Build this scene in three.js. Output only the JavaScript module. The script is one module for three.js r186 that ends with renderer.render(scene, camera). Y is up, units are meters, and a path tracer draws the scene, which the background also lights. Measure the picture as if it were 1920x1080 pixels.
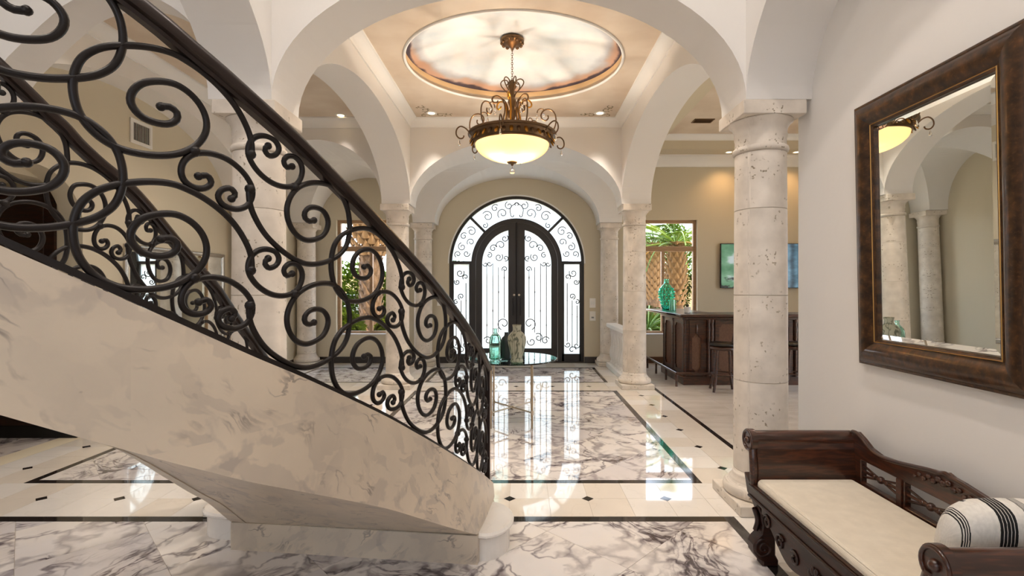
import * as THREE from 'three';
import { RoundedBoxGeometry } from 'three/addons/geometries/RoundedBoxGeometry.js';
import { mergeGeometries, mergeVertices, toCreasedNormals } from 'three/addons/utils/BufferGeometryUtils.js';
import { RectAreaLightUniformsLib } from 'three/addons/lights/RectAreaLightUniformsLib.js';
import { Brush, Evaluator, SUBTRACTION } from 'three-bvh-csg';

// ---------------------------------------------------------------- camera, sky, sun, exposure
const scene = new THREE.Scene();
const camera = new THREE.PerspectiveCamera(2 * Math.atan(540 / 935) * 180 / Math.PI, 1920 / 1080, 0.05, 300);
camera.position.set(0, 1.5, 0);
camera.lookAt(0, 1.5, -1);
camera.setViewOffset(1920, 1080, -18, 0, 1920, 1080);
const renderer = new THREE.WebGLRenderer({ antialias: true });
renderer.toneMapping = THREE.LinearToneMapping;
renderer.toneMappingExposure = 1.12;
renderer.shadowMap.enabled = true;
RectAreaLightUniformsLib.init();
const SKY = 5.0;
{ // clear pale sky: air and thin cloud only, even all round
  const w = 64, h = 32, a = new Float32Array(w * h * 4);
  for (let j = 0; j < h; j++) for (let i = 0; i < w; i++) {
    const e = Math.max(0, (j + 0.5) / h * 2 - 1), k = Math.pow(e, 0.6), o = (j * w + i) * 4;
    a[o] = SKY * (0.95 - 0.5 * k); a[o + 1] = SKY * (1 - 0.38 * k); a[o + 2] = SKY * (1.08 - 0.2 * k); a[o + 3] = 1;
  }
  const t = new THREE.DataTexture(a, w, h, THREE.RGBAFormat, THREE.FloatType);
  t.mapping = THREE.EquirectangularReflectionMapping; t.magFilter = THREE.LinearFilter; t.needsUpdate = true;
  scene.background = t;
}
const sun = new THREE.DirectionalLight(0xfff0d8, 9);
sun.position.set(14, 24, -6); sun.target.position.set(0, 0, -8);
sun.castShadow = true;
Object.assign(sun.shadow.camera, { left: -30, right: 30, top: 30, bottom: -30, near: 1, far: 90 });
sun.shadow.mapSize.set(4096, 4096);
scene.add(sun, sun.target);
const LAMP = { hall: 8.5, bay: 15, gallery: 6, bar: 2.6, chandelier: 1.7 };   // lamp strengths, candela

// ---------------------------------------------------------------- helpers
let seed = 7;
const rnd = () => { seed = (seed * 1664525 + 1013904223) >>> 0; return seed / 4294967296; };
const rr = (a, b) => a + (b - a) * rnd();
const PI = Math.PI, V3 = (x, y, z) => new THREE.Vector3(x, y, z), V2 = (x, y) => new THREE.Vector2(x, y);
const used = {};
const numbered = (n) => { const k = used[n] = (used[n] ?? -1) + 1; return k ? n + '_' + String(k).padStart(3, '0') : n; };
function clean(g) { // only position, normal, uv, unindexed
  g = g.index ? g.toNonIndexed() : g;
  if (!g.attributes.normal) g.computeVertexNormals();
  for (const k of Object.keys(g.attributes)) if (!['position', 'normal', 'uv'].includes(k)) g.deleteAttribute(k);
  if (!g.attributes.uv) g.setAttribute('uv', new THREE.BufferAttribute(new Float32Array(g.attributes.position.count * 2), 2));
  g.morphAttributes = {}; g.groups = [];
  return g;
}
const join = (...gs) => { const a = gs.flat(9).filter(Boolean).map(clean); return a.length > 1 ? mergeGeometries(a) : a[0]; };
function meters(g, ox = 0, oy = 0, turn = 0) { // uv in metres, by the way each face points
  g = clean(g);
  const p = g.attributes.position, n = g.attributes.normal, uv = new Float32Array(p.count * 2), c = Math.cos(turn), s = Math.sin(turn);
  for (let i = 0; i < p.count; i++) {
    const ax = Math.abs(n.getX(i)), ay = Math.abs(n.getY(i)), az = Math.abs(n.getZ(i));
    let u, v;
    if (ay > ax && ay > az) { u = p.getX(i); v = p.getZ(i); } else if (ax > az) { u = p.getZ(i); v = p.getY(i); } else { u = p.getX(i); v = p.getY(i); }
    uv[2 * i] = u * c - v * s + ox; uv[2 * i + 1] = u * s + v * c + oy;
  }
  g.setAttribute('uv', new THREE.BufferAttribute(uv, 2));
  return g;
}
function mesh(name, geo, mat, parent) {
  const m = new THREE.Mesh(geo, mat); m.name = parent ? name : numbered(name);
  m.castShadow = m.receiveShadow = true; (parent || scene).add(m); return m;
}
function thing(name, label, category, [x, y, z] = [0, 0, 0], turn = 0, group) {
  const g = new THREE.Group(); g.name = numbered(name); g.position.set(x, y, z); g.rotation.y = turn;
  g.userData = { label, category }; if (group) g.userData.group = group; scene.add(g); return g;
}
function tag(o, label, category, group) { o.userData = { ...o.userData, label, category }; if (group) o.userData.group = group; return o; }
function struct(name, geo, mat, label) { const m = mesh(name, geo, mat); m.userData = { kind: 'structure', label, category: name.split('_')[0] }; return m; }
const box = (w, h, d, x = 0, y = 0, z = 0) => new THREE.BoxGeometry(w, h, d).translate(x, y, z);
const span = (x0, x1, y0, y1, z0, z1) => box(Math.abs(x1 - x0), Math.abs(y1 - y0), Math.abs(z1 - z0), (x0 + x1) / 2, (y0 + y1) / 2, (z0 + z1) / 2);
const rbox = (w, h, d, x = 0, y = 0, z = 0, r = 0.01, s = 2) => new RoundedBoxGeometry(w, h, d, s, Math.min(r, w / 2.01, h / 2.01, d / 2.01)).translate(x, y, z);
const lathe = (pts, seg = 32) => new THREE.LatheGeometry(pts.map((p) => V2(p[0], p[1])), seg);
const cyl = (r0, r1, h, x = 0, y = 0, z = 0, s = 16) => new THREE.CylinderGeometry(r0, r1, h, s).translate(x, y, z);
const ball = (r, x = 0, y = 0, z = 0, s = 12) => new THREE.SphereGeometry(r, s, Math.max(6, s * 0.7 | 0)).translate(x, y, z);
function tube(pts, r, seg = pts.length * 3, rad = 6, closed = false) {
  const c = new THREE.CatmullRomCurve3(pts.map((p) => p.isVector3 ? p : V3(...p)), closed, 'centripetal');
  return new THREE.TubeGeometry(c, seg, r, rad, closed);
}
function rod(a, b, r, s = 8) { // straight round bar
  const A = a.isVector3 ? a : V3(...a), B = b.isVector3 ? b : V3(...b), d = B.clone().sub(A);
  const g = new THREE.CylinderGeometry(r, r, d.length(), s);
  g.applyQuaternion(new THREE.Quaternion().setFromUnitVectors(V3(0, 1, 0), d.clone().normalize()));
  return g.translate((A.x + B.x) / 2, (A.y + B.y) / 2, (A.z + B.z) / 2);
}
function shape(pts, holes = []) { const s = new THREE.Shape(pts.map((p) => V2(p[0], p[1]))); for (const h of holes) s.holes.push(new THREE.Path(h.map((p) => V2(p[0], p[1])))); return s; }
function extrude(pts, depth, holes = [], bevel = 0, curveSegments = 12) { // in the xy plane, from z = 0 towards +z
  return new THREE.ExtrudeGeometry(shape(pts, holes), { depth: depth - 2 * bevel, bevelEnabled: bevel > 0, bevelThickness: bevel, bevelSize: bevel, bevelOffset: -bevel, bevelSegments: 1, curveSegments }).translate(0, 0, bevel);
}
const arcPts = (cx, cy, a, b, t0, t1, n = 32) => Array.from({ length: n + 1 }, (_, i) => { const t = t0 + (t1 - t0) * i / n; return [cx + a * Math.cos(t), cy + b * Math.sin(t)]; });
function surface(nu, nv, f, flip = false) { // grid of points f(i/nu, j/nv) -> [x, y, z], smooth, uv = (u, v) or f's 4th and 5th
  const pos = [], uv = [], idx = [];
  for (let j = 0; j <= nv; j++) for (let i = 0; i <= nu; i++) { const p = f(i / nu, j / nv); pos.push(p[0], p[1], p[2]); uv.push(p[3] ?? i / nu, p[4] ?? j / nv); }
  for (let j = 0; j < nv; j++) for (let i = 0; i < nu; i++) { const a = j * (nu + 1) + i, b = a + 1, c = a + nu + 1, d = c + 1; flip ? idx.push(a, c, b, b, c, d) : idx.push(a, b, c, b, d, c); }
  const g = new THREE.BufferGeometry(); g.setAttribute('position', new THREE.Float32BufferAttribute(pos, 3)); g.setAttribute('uv', new THREE.Float32BufferAttribute(uv, 2)); g.setIndex(idx); g.computeVertexNormals(); return g;
}

// ---------------------------------------------------------------- computed textures (what surfaces are made of)
const GR = new Float32Array(512); for (let i = 0; i < 512; i++) GR[i] = rnd() * 2 * PI;
const PERM = new Uint16Array(512); { const p = [...Array(256).keys()]; for (let i = 255; i > 0; i--) { const j = rnd() * (i + 1) | 0; [p[i], p[j]] = [p[j], p[i]]; } for (let i = 0; i < 512; i++) PERM[i] = p[i & 255]; }
const CO = GR.map((a) => Math.cos(a)), SI = GR.map((a) => Math.sin(a));
function pn(x, y, px, py = px, k = 0) { // periodic gradient noise, about -0.7..0.7
  let xi = Math.floor(x), yi = Math.floor(y); const fx = x - xi, fy = y - yi;
  xi = ((xi % px) + px) % px; yi = ((yi % py) + py) % py; const x1 = (xi + 1) % px, y1 = (yi + 1) % py;
  const g = (a, b, dx, dy) => { const h = PERM[(PERM[(a + k * 17) & 255] + b) & 511 & 255]; return CO[h] * dx + SI[h] * dy; };
  const u = fx * fx * fx * (fx * (fx * 6 - 15) + 10), v = fy * fy * fy * (fy * (fy * 6 - 15) + 10);
  const a = g(xi, yi, fx, fy), b = g(x1, yi, fx - 1, fy), c = g(xi, y1, fx, fy - 1), d = g(x1, y1, fx - 1, fy - 1);
  return a + u * (b - a) + v * (c + u * (d - c) - a - u * (b - a));
}
function fbm(u, v, f, oct = 4, k = 0, fy = f) { let s = 0, a = 0.5, m = 1; for (let i = 0; i < oct; i++) { s += a * pn(u * f * m, v * fy * m, f * m, fy * m, k + i); a *= 0.5; m *= 2; } return s; }
const clamp = (x, a = 0, b = 1) => x < a ? a : x > b ? b : x, sstep = (a, b, x) => { const t = clamp((x - a) / (b - a)); return t * t * (3 - 2 * t); };
const mixc = (a, b, t) => [a[0] + (b[0] - a[0]) * t, a[1] + (b[1] - a[1]) * t, a[2] + (b[2] - a[2]) * t];
function tex(size, fn, repeat = 1, srgb = true, h = size) { // fn(u, v) -> [r, g, b] 0..255
  const a = new Uint8Array(size * h * 4);
  for (let j = 0; j < h; j++) for (let i = 0; i < size; i++) { const c = fn(i / size, j / h), o = (j * size + i) * 4; a[o] = clamp(c[0], 0, 255); a[o + 1] = clamp(c[1], 0, 255); a[o + 2] = clamp(c[2], 0, 255); a[o + 3] = c[3] ?? 255; }
  const t = new THREE.DataTexture(a, size, h); t.wrapS = t.wrapT = THREE.RepeatWrapping; t.magFilter = THREE.LinearFilter; t.minFilter = THREE.LinearMipmapLinearFilter; t.generateMipmaps = true;
  if (srgb) t.colorSpace = THREE.SRGBColorSpace; t.repeat.set(repeat, repeat); t.needsUpdate = true; return t;
}
const grey = (size, fn, repeat = 1) => tex(size, (u, v) => { const g = fn(u, v) * 255; return [g, g, g]; }, repeat, false);
function veined(k, heavy, tint) { // white marble with fine violet-grey veins, brecciated in patches
  const ridge = (n, w) => Math.max(0, 1 - Math.abs(n) * w);
  return (u, v) => {
    const wx = fbm(u, v, 4, 5, k) * 0.5, wy = fbm(u, v, 4, 5, k + 5) * 0.5, P = u + v + wx * 0.16, Q = v - u + wy * 0.3;
    const zone = sstep(-0.14, 0.2, fbm(u, v, 2, 3, k + 20)), dense = sstep(0.0, 0.24, fbm(u + wx * 0.2, v, 3, 3, k + 25));
    const big = ridge(fbm(u + wx * 0.35, v + wy * 0.35, 2, 4, k + 9), 22) ** 1.2, mid = ridge(fbm(u + wx * 0.3, v + wy * 0.3, 5, 4, k + 12), 17) ** 1.2, fine = ridge(fbm(P * 0.5, Q, 6, 5, k + 14, 16), 12) ** 1.2, hair = ridge(fbm(u + wx * 0.15, v + wy * 0.15, 14, 4, k + 17), 12) ** 1.2;
    const d = clamp((big * (0.45 + 0.4 * zone) + mid * 0.85 * zone + fine * 1.0 * dense + hair * 0.55 * zone * dense + dense * 0.12 + fbm(u, v, 9, 4, k + 3) * 0.1) * heavy);
    const warm = fbm(u, v, 3, 3, k + 30) * 20;
    return mixc([tint[0] + warm * 0.3, tint[1] + warm * 0.1, tint[2] - warm * 0.3], [76, 66, 72], d);
  };
}
const T = {};
T.marbleA = tex(1024, veined(1, 0.7, [238, 231, 225]), 1 / 1.35); T.marbleB = tex(1024, veined(41, 0.72, [226, 219, 217]), 1 / 1.5);
T.cream = tex(512, (u, v) => { const n = fbm(u, v, 4, 5, 3) * 8, w = sstep(0.85, 1, 1 - Math.abs(fbm(u, v, 3, 4, 60)) * 6) * 5; return [238 + n - w, 232 + n - w, 224 + n - w * 1.1]; }, 1 / 0.9);
T.stone = tex(512, (u, v) => { const n = fbm(u, v, 5, 5, 8) * 40; const pit = sstep(0.15, 0.27, fbm(u, v, 30, 3, 70)) * 78 * sstep(-0.02, 0.2, fbm(u, v, 4, 2, 75)); return [224 + n - pit, 213 + n - pit * 1.05, 199 + n - pit * 1.15]; }, 1 / 0.8);
T.stoneBump = grey(512, (u, v) => 0.6 + fbm(u, v, 12, 3, 9) * 0.3 - sstep(0.15, 0.27, fbm(u, v, 30, 3, 70)) * 0.5 * sstep(-0.02, 0.2, fbm(u, v, 4, 2, 75)), 1 / 0.8);
T.plaster = tex(1024, (u, v) => { // troweled polished plaster: overlapping strokes, scratches and pits
  const a = fbm(u, v, 3, 6, 11), w1 = fbm(u, v, 6, 5, 12), w2 = fbm(u, v, 6, 5, 13), P = u + v, Q = v - u;
  const strokes = sstep(0.03, 0.09, fbm(P * 0.5 + w1 * 0.1, Q + w2 * 0.12, 6, 4, 15, 10)), strokes2 = sstep(0.05, 0.16, fbm(u + w2 * 0.12, v + w1 * 0.12, 7, 5, 18));
  const area = sstep(-0.3, 0.15, fbm(u, v, 3, 3, 14)), scr = Math.max(0, 1 - Math.abs(fbm(P * 0.5 + w1 * 0.14, Q + w2 * 0.1, 5, 5, 17, 12)) * 22) * sstep(0.02, 0.3, fbm(u, v, 7, 3, 19)), pit = sstep(0.34, 0.46, fbm(u, v, 44, 2, 21));
  const c = mixc([219 + a * 30, 203 + a * 26, 181 + a * 20], [176, 164, 152], clamp(strokes * 0.36 * area + strokes2 * 0.42 * area));
  return mixc(c, [112, 100, 92], clamp(scr * 0.6 + pit * 0.35));
}, 1 / 1.1);
T.plasterBump = grey(512, (u, v) => 0.5 + fbm(u, v, 6, 5, 23) * 0.6, 1 / 1.3);
T.wallBump = grey(512, (u, v) => 0.5 + fbm(u, v, 24, 4, 27) * 0.5, 1 / 1.2);
T.faux = tex(512, (u, v) => { const n = fbm(u, v, 3, 5, 31), m = fbm(u, v, 5, 4, 33, 9); return mixc([228, 214, 196], [206, 186, 164], clamp(0.35 + n * 1.3 + m * 0.5)); }, 1 / 2.2);
T.wood = tex(512, (u, v) => { const r = fbm(u, v, 2, 3, 37, 6) * 2 + v * 10, g = 0.5 + 0.5 * Math.sin(r * 2 * PI + fbm(u, v, 4, 4, 39, 40) * 9); return mixc([46, 24, 15], [98, 52, 30], clamp(g * 0.62 + fbm(u, v, 6, 3, 43, 90) * 0.5)); }, 1 / 0.7);
T.woodFrame = tex(256, (u, v) => { const g = 0.5 + fbm(u, v, 3, 4, 47, 24); return mixc([150, 118, 86], [192, 156, 118], clamp(g)); }, 1 / 0.5);
T.cane = tex(256, (u, v) => { const a = Math.abs(((u * 12) % 1) - 0.5), b = Math.abs(((v * 12) % 1) - 0.5), o = ((Math.floor(u * 12) + Math.floor(v * 12)) % 2) ? a : b; const hole = a > 0.36 && b > 0.36; const n = fbm(u, v, 8, 2, 51) * 30; return hole ? [24, 14, 10] : [92 + n + o * 60, 62 + n + o * 46, 44 + n * 0.7 + o * 34]; }, 1 / 0.22);
T.linen = tex(256, (u, v) => { const w = Math.sin(u * 2 * PI * 48) * 4 + Math.sin(v * 2 * PI * 48) * 4, n = fbm(u, v, 4, 4, 53) * 16; return [232 + w + n, 220 + w + n, 200 + w + n]; }, 1 / 0.25);
T.linenBump = grey(256, (u, v) => 0.5 + 0.25 * Math.sin(u * 2 * PI * 48) + 0.25 * Math.sin(v * 2 * PI * 48), 1 / 0.25);
T.bronze = tex(512, (u, v) => { const n = fbm(u, v, 10, 5, 57), m = sstep(0.05, 0.3, fbm(u, v, 40, 3, 58)); return mixc([44, 29, 18], [112, 72, 38], clamp(0.35 + n * 1.2 + m * 0.25)); }, 1 / 0.5);
T.bar = tex(512, (u, v) => { const n = fbm(u, v, 3, 5, 61, 9); return mixc([226, 217, 206], [198, 186, 172], clamp(0.4 + n * 1.2)); }, 1 / 1.6);
T.crackle = tex(512, (u, v) => { const r = 1 - Math.abs(fbm(u + fbm(u, v, 6, 2, 65) * 0.1, v, 10, 3, 64, 5)) * 7; return mixc([168, 166, 146], [92, 96, 80], sstep(0.35, 0.95, r)); });
T.bark = tex(256, (u, v) => mixc([132, 100, 68], [72, 52, 36], clamp(0.5 + fbm(u, v, 4, 4, 66, 20) * 1.4)));
T.drive = tex(256, (u, v) => { const n = fbm(u, v, 6, 4, 67) * 30; return [206 + n, 192 + n, 172 + n]; }, 1 / 3);

// ---------------------------------------------------------------- materials
const mat = (o) => new THREE.MeshPhysicalMaterial({ roughness: 0.6, metalness: 0, ...o, color: o.color ?? 0xffffff });
const M = {
  white: mat({ color: 0xebe7e2, roughness: 0.75, bumpMap: T.wallBump, bumpScale: 0.0012 }),
  greige: mat({ color: 0xd2c7af, roughness: 0.8, bumpMap: T.wallBump, bumpScale: 0.0012 }),
  trim: mat({ color: 0xf0eeea, roughness: 0.45 }),
  faux: mat({ map: T.faux, roughness: 0.7 }),
  drum: mat({ color: 0xd9b98c, roughness: 0.6 }),
  marbleA: mat({ map: T.marbleA, roughness: 0.03, ior: 1.95 }), marbleB: mat({ map: T.marbleB, roughness: 0.03, ior: 1.95 }),
  cream: mat({ map: T.cream, roughness: 0.04, ior: 1.85 }), creamB: mat({ map: T.cream, color: 0xf6f1ea, roughness: 0.04, ior: 1.85 }),
  black: mat({ color: 0x2a2523, roughness: 0.06, ior: 1.55 }),
  grout: mat({ color: 0xb9aea0, roughness: 0.8 }),
  barTile: mat({ map: T.bar, roughness: 0.16 }),
  stone: mat({ map: T.stone, bumpMap: T.stoneBump, bumpScale: 0.003, roughness: 0.55 }),
  plaster: mat({ map: T.plaster, bumpMap: T.plasterBump, bumpScale: 0.002, roughness: 0.34, clearcoat: 0.12, clearcoatRoughness: 0.3 }),
  step: mat({ map: T.cream, roughness: 0.22 }),
  iron: mat({ color: 0x191210, roughness: 0.42, metalness: 0.35 }),
  ironBrown: mat({ color: 0x23150f, roughness: 0.34, metalness: 0.3 }),
  doorIron: mat({ color: 0x33302e, roughness: 0.4, metalness: 0.35 }),
  frosted: mat({ color: 0xdde5e3, roughness: 0.92, transmission: 1, thickness: 0, ior: 1.45 }),
  pane: mat({ color: 0xffffff, roughness: 0.0, transmission: 1, thickness: 0, ior: 1.5 }),
  wood: mat({ map: T.wood, roughness: 0.28, clearcoat: 0.35, clearcoatRoughness: 0.2 }),
  woodOld: mat({ map: T.wood, color: 0xb09a88, roughness: 0.36 }),
  woodWarm: mat({ map: T.wood, color: 0xffd8b0, roughness: 0.3 }),
  frameWood: mat({ map: T.woodFrame, roughness: 0.45 }),
  darkBase: mat({ color: 0x2e2723, roughness: 0.35 }), brownBase: mat({ color: 0x5a3c24, roughness: 0.4 }),
  cane: mat({ map: T.cane, roughness: 0.6 }),
  linen: mat({ map: T.linen, bumpMap: T.linenBump, bumpScale: 0.0008, roughness: 0.9 }),
  leather: mat({ color: 0x17130f, roughness: 0.32 }),
  bronze: mat({ map: T.bronze, roughness: 0.34, metalness: 0.45, clearcoat: 0.3 }),
  gilt: mat({ color: 0xb98d4e, roughness: 0.4, metalness: 0.8 }),
  antique: mat({ color: 0x6e553c, roughness: 0.36, metalness: 0.75 }), antiqueGold: mat({ color: 0xb88434, roughness: 0.3, metalness: 0.9 }),
  mirror: mat({ color: 0xf2f6f4, roughness: 0.01, metalness: 1 }),
  silver: mat({ color: 0xb9b4ab, roughness: 0.25, metalness: 0.9 }),
  nickel: mat({ color: 0xb4a48e, roughness: 0.28, metalness: 0.9 }),
  tableGlass: mat({ color: 0xe4f6f1, roughness: 0.0, transmission: 1, thickness: 0.02, ior: 1.5, attenuationColor: new THREE.Color(0x58c0a8), attenuationDistance: 0.12 }),
  tealGlass: mat({ color: 0xd4fff6, roughness: 0.03, transmission: 1, thickness: 0.01, ior: 1.45, attenuationColor: new THREE.Color(0x55d4be), attenuationDistance: 0.04 }),
  paleTeal: mat({ color: 0xeafff8, roughness: 0.03, transmission: 1, thickness: 0.01, ior: 1.45, attenuationColor: new THREE.Color(0x8fdccb), attenuationDistance: 0.05 }),
  slate: mat({ color: 0x2c3436, roughness: 0.3 }),
  crackle: mat({ map: T.crackle, roughness: 0.45 }),
  crystal: mat({ color: 0xffffff, roughness: 0.0, transmission: 1, thickness: 0.02, ior: 1.6 }),
  porcelain: mat({ color: 0xf0eeea, roughness: 0.25 }),
  plastic: mat({ color: 0xf2efe8, roughness: 0.4 }),
  tvBlack: mat({ color: 0x0c0c0d, roughness: 0.25 }),
  grille: mat({ color: 0xe8e4dc, roughness: 0.5 }), dark: mat({ color: 0x14100e, roughness: 0.8 }),
  lampOn: mat({ color: 0xfff2dc, emissive: 0xffd9a0, emissiveIntensity: 6 }),
};
const AX = -0.085;                        // the hall's axis; distances d in front of the camera are z = -d
const SPRING = 2.75, CEIL = 4.0, FRONT = 9.98;

// ---------------------------------------------------------------- floor: grout bed with each tile laid on it
const floor = struct('floor', meters(join(span(-6.3, 6.8, -0.25, -0.0025, -10.2, 5.4))), M.grout, 'polished stone tiled floor');
floor.userData.category = 'floor';
function inset(poly, g) { // moves every edge of a convex polygon inwards
  const n = poly.length, area = poly.reduce((s, p, i) => { const q = poly[(i + 1) % n]; return s + p[0] * q[1] - q[0] * p[1]; }, 0);
  if (area < 0) poly = [...poly].reverse();
  const L = poly.map((p, i) => { const q = poly[(i + 1) % n], dx = q[0] - p[0], dy = q[1] - p[1], l = Math.hypot(dx, dy) || 1; return [p[0] - dy / l * g, p[1] + dx / l * g, dx / l, dy / l]; });
  return L.map((b, i) => { const a = L[(i + n - 1) % n], det = a[2] * b[3] - a[3] * b[2]; if (Math.abs(det) < 1e-6) return [b[0], b[1]]; const t = ((b[0] - a[0]) * b[3] - (b[1] - a[1]) * b[2]) / det; return [a[0] + a[2] * t, a[1] + a[3] * t]; });
}
function clip(poly, nx, ny, c) { // keeps nx * x + ny * y <= c
  const out = [];
  poly.forEach((p, i) => { const q = poly[(i + 1) % poly.length], a = nx * p[0] + ny * p[1] - c, b = nx * q[0] + ny * q[1] - c; if (a <= 1e-9) out.push(p); if ((a < -1e-9 && b > 1e-9) || (a > 1e-9 && b < -1e-9)) { const t = a / (a - b); out.push([p[0] + (q[0] - p[0]) * t, p[1] + (q[1] - p[1]) * t]); } });
  return out;
}
const areaOf = (p) => Math.abs(p.reduce((s, a, i) => { const b = p[(i + 1) % p.length]; return s + a[0] * b[1] - b[0] * a[1]; }, 0)) / 2;
function tile(name, poly, m, top = 0, turn = rnd() * 6.28, gap = 0.0012, low = -0.006, parent = floor) { // poly in (x, d)
  if (poly.length < 3 || areaOf(poly) < 4e-4) return;
  poly = inset(poly, gap);
  const n = poly.length, pos = [], nor = [], uv = [], ou = rnd() * 3, ov = rnd() * 3, c = Math.cos(turn), s = Math.sin(turn);
  const put = (x, y, d, nx, ny, nz) => { pos.push(x, y, -d); nor.push(nx, ny, nz); uv.push(x * c - d * s + ou, x * s + d * c + ov); };
  for (let i = 1; i < n - 1; i++) for (const k of [0, i, i + 1]) put(poly[k][0], top, poly[k][1], 0, 1, 0);
  for (let i = 0; i < n; i++) {
    const a = poly[i], b = poly[(i + 1) % n], l = Math.hypot(b[0] - a[0], b[1] - a[1]) || 1, nx = (b[1] - a[1]) / l, nz = (b[0] - a[0]) / l;
    for (const [p, y] of [[a, top], [a, low], [b, low], [a, top], [b, low], [b, top]]) put(p[0], y, p[1], nx, 0, nz);
  }
  const g = new THREE.BufferGeometry();
  g.setAttribute('position', new THREE.Float32BufferAttribute(pos, 3)); g.setAttribute('normal', new THREE.Float32BufferAttribute(nor, 3)); g.setAttribute('uv', new THREE.Float32BufferAttribute(uv, 2));
  return mesh(name, g, m, parent);
}
const range = (a, b, step) => { const o = []; for (let x = a; x < b - 1e-6; x += step) o.push(x); o.push(b); return o; };
function cream(xs, ds, insets = []) { // square tiles between the lines, corners cut for the black insets
  const K = 0.043;
  for (let i = 0; i + 1 < xs.length; i++) for (let j = 0; j + 1 < ds.length; j++) {
    let p = [[xs[i], ds[j]], [xs[i + 1], ds[j]], [xs[i + 1], ds[j + 1]], [xs[i], ds[j + 1]]];
    for (const [x, d] of insets) for (const [sx, sd] of [[1, 1], [1, -1], [-1, 1], [-1, -1]]) if (Math.abs((sx > 0 ? xs[i] : xs[i + 1]) - x) < 0.02 && Math.abs((sd > 0 ? ds[j] : ds[j + 1]) - d) < 0.02) p = clip(p, -sx, -sd, -sx * x - sd * d - K);
    tile('cream_tile', p, rnd() < 0.5 ? M.cream : M.creamB);
  }
  for (const [x, d] of insets) tile('inset_tile', [[x - K, d], [x, d - K], [x + K, d], [x, d + K]], M.black);
}
function ring(x0, x1, d0, d1, w) { // black band laid as long strips, mitred at the corners
  const strip = (a, b, c, e) => { // outer edge a-b, inner edge c-e
    const n = Math.max(1, Math.round(Math.hypot(b[0] - a[0], b[1] - a[1]) / 0.6)), L = (p, q, t) => [p[0] + (q[0] - p[0]) * t, p[1] + (q[1] - p[1]) * t];
    for (let i = 0; i < n; i++) tile('border_strip', [L(a, b, i / n), L(a, b, (i + 1) / n), L(c, e, (i + 1) / n), L(c, e, i / n)], M.black, 0, 0, 0.0006);
  };
  const O = [[x0, d0], [x1, d0], [x1, d1], [x0, d1]], I = [[x0 + w, d0 + w], [x1 - w, d0 + w], [x1 - w, d1 - w], [x0 + w, d1 - w]];
  for (let i = 0; i < 4; i++) strip(O[i], O[(i + 1) % 4], I[i], I[(i + 1) % 4]);
}
function marble(x0, x1, d0, d1, side, ox = 0, od = 0) { // veined slabs set on the diagonal
  const k = side / Math.SQRT2, cx = (x0 + x1) / 2 + ox, cd = (d0 + d1) / 2 + od, n = Math.ceil((x1 - x0 + d1 - d0) / side) + 2;
  for (let i = -n; i <= n; i++) for (let j = -n; j <= n; j++) {
    const x = cx + (i + j) * k, d = cd + (i - j) * k;
    if (x < x0 - k || x > x1 + k || d < d0 - k || d > d1 + k) continue;
    let p = [[x - k, d], [x, d - k], [x + k, d], [x, d + k]];
    p = clip(clip(clip(clip(p, 1, 0, x1), -1, 0, -x0), 0, 1, d1), 0, -1, -d0);
    tile('marble_tile', p, rnd() < 0.6 ? M.marbleA : M.marbleB);
  }
}
const panel = (x0, x1, d0, d1, w, side, ox, od) => { ring(x0, x1, d0, d1, w); marble(x0 + w, x1 - w, d0 + w, d1 - w, side, ox, od); };
panel(-1.56, 1.39, 3.832, 7.29, 0.062, 0.62);
panel(-3.83, -2.29, 3.832, 7.29, 0.062, 0.62, 0.1, 0.2);
panel(-1.55, 1.375, 7.92, 9.41, 0.055, 0.62);
panel(-3.83, -2.29, 7.92, 9.41, 0.055, 0.62);
panel(-5.9, 1.393, -0.6, 3.273, 0.07, 0.58, 0.36, 0.1);
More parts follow.
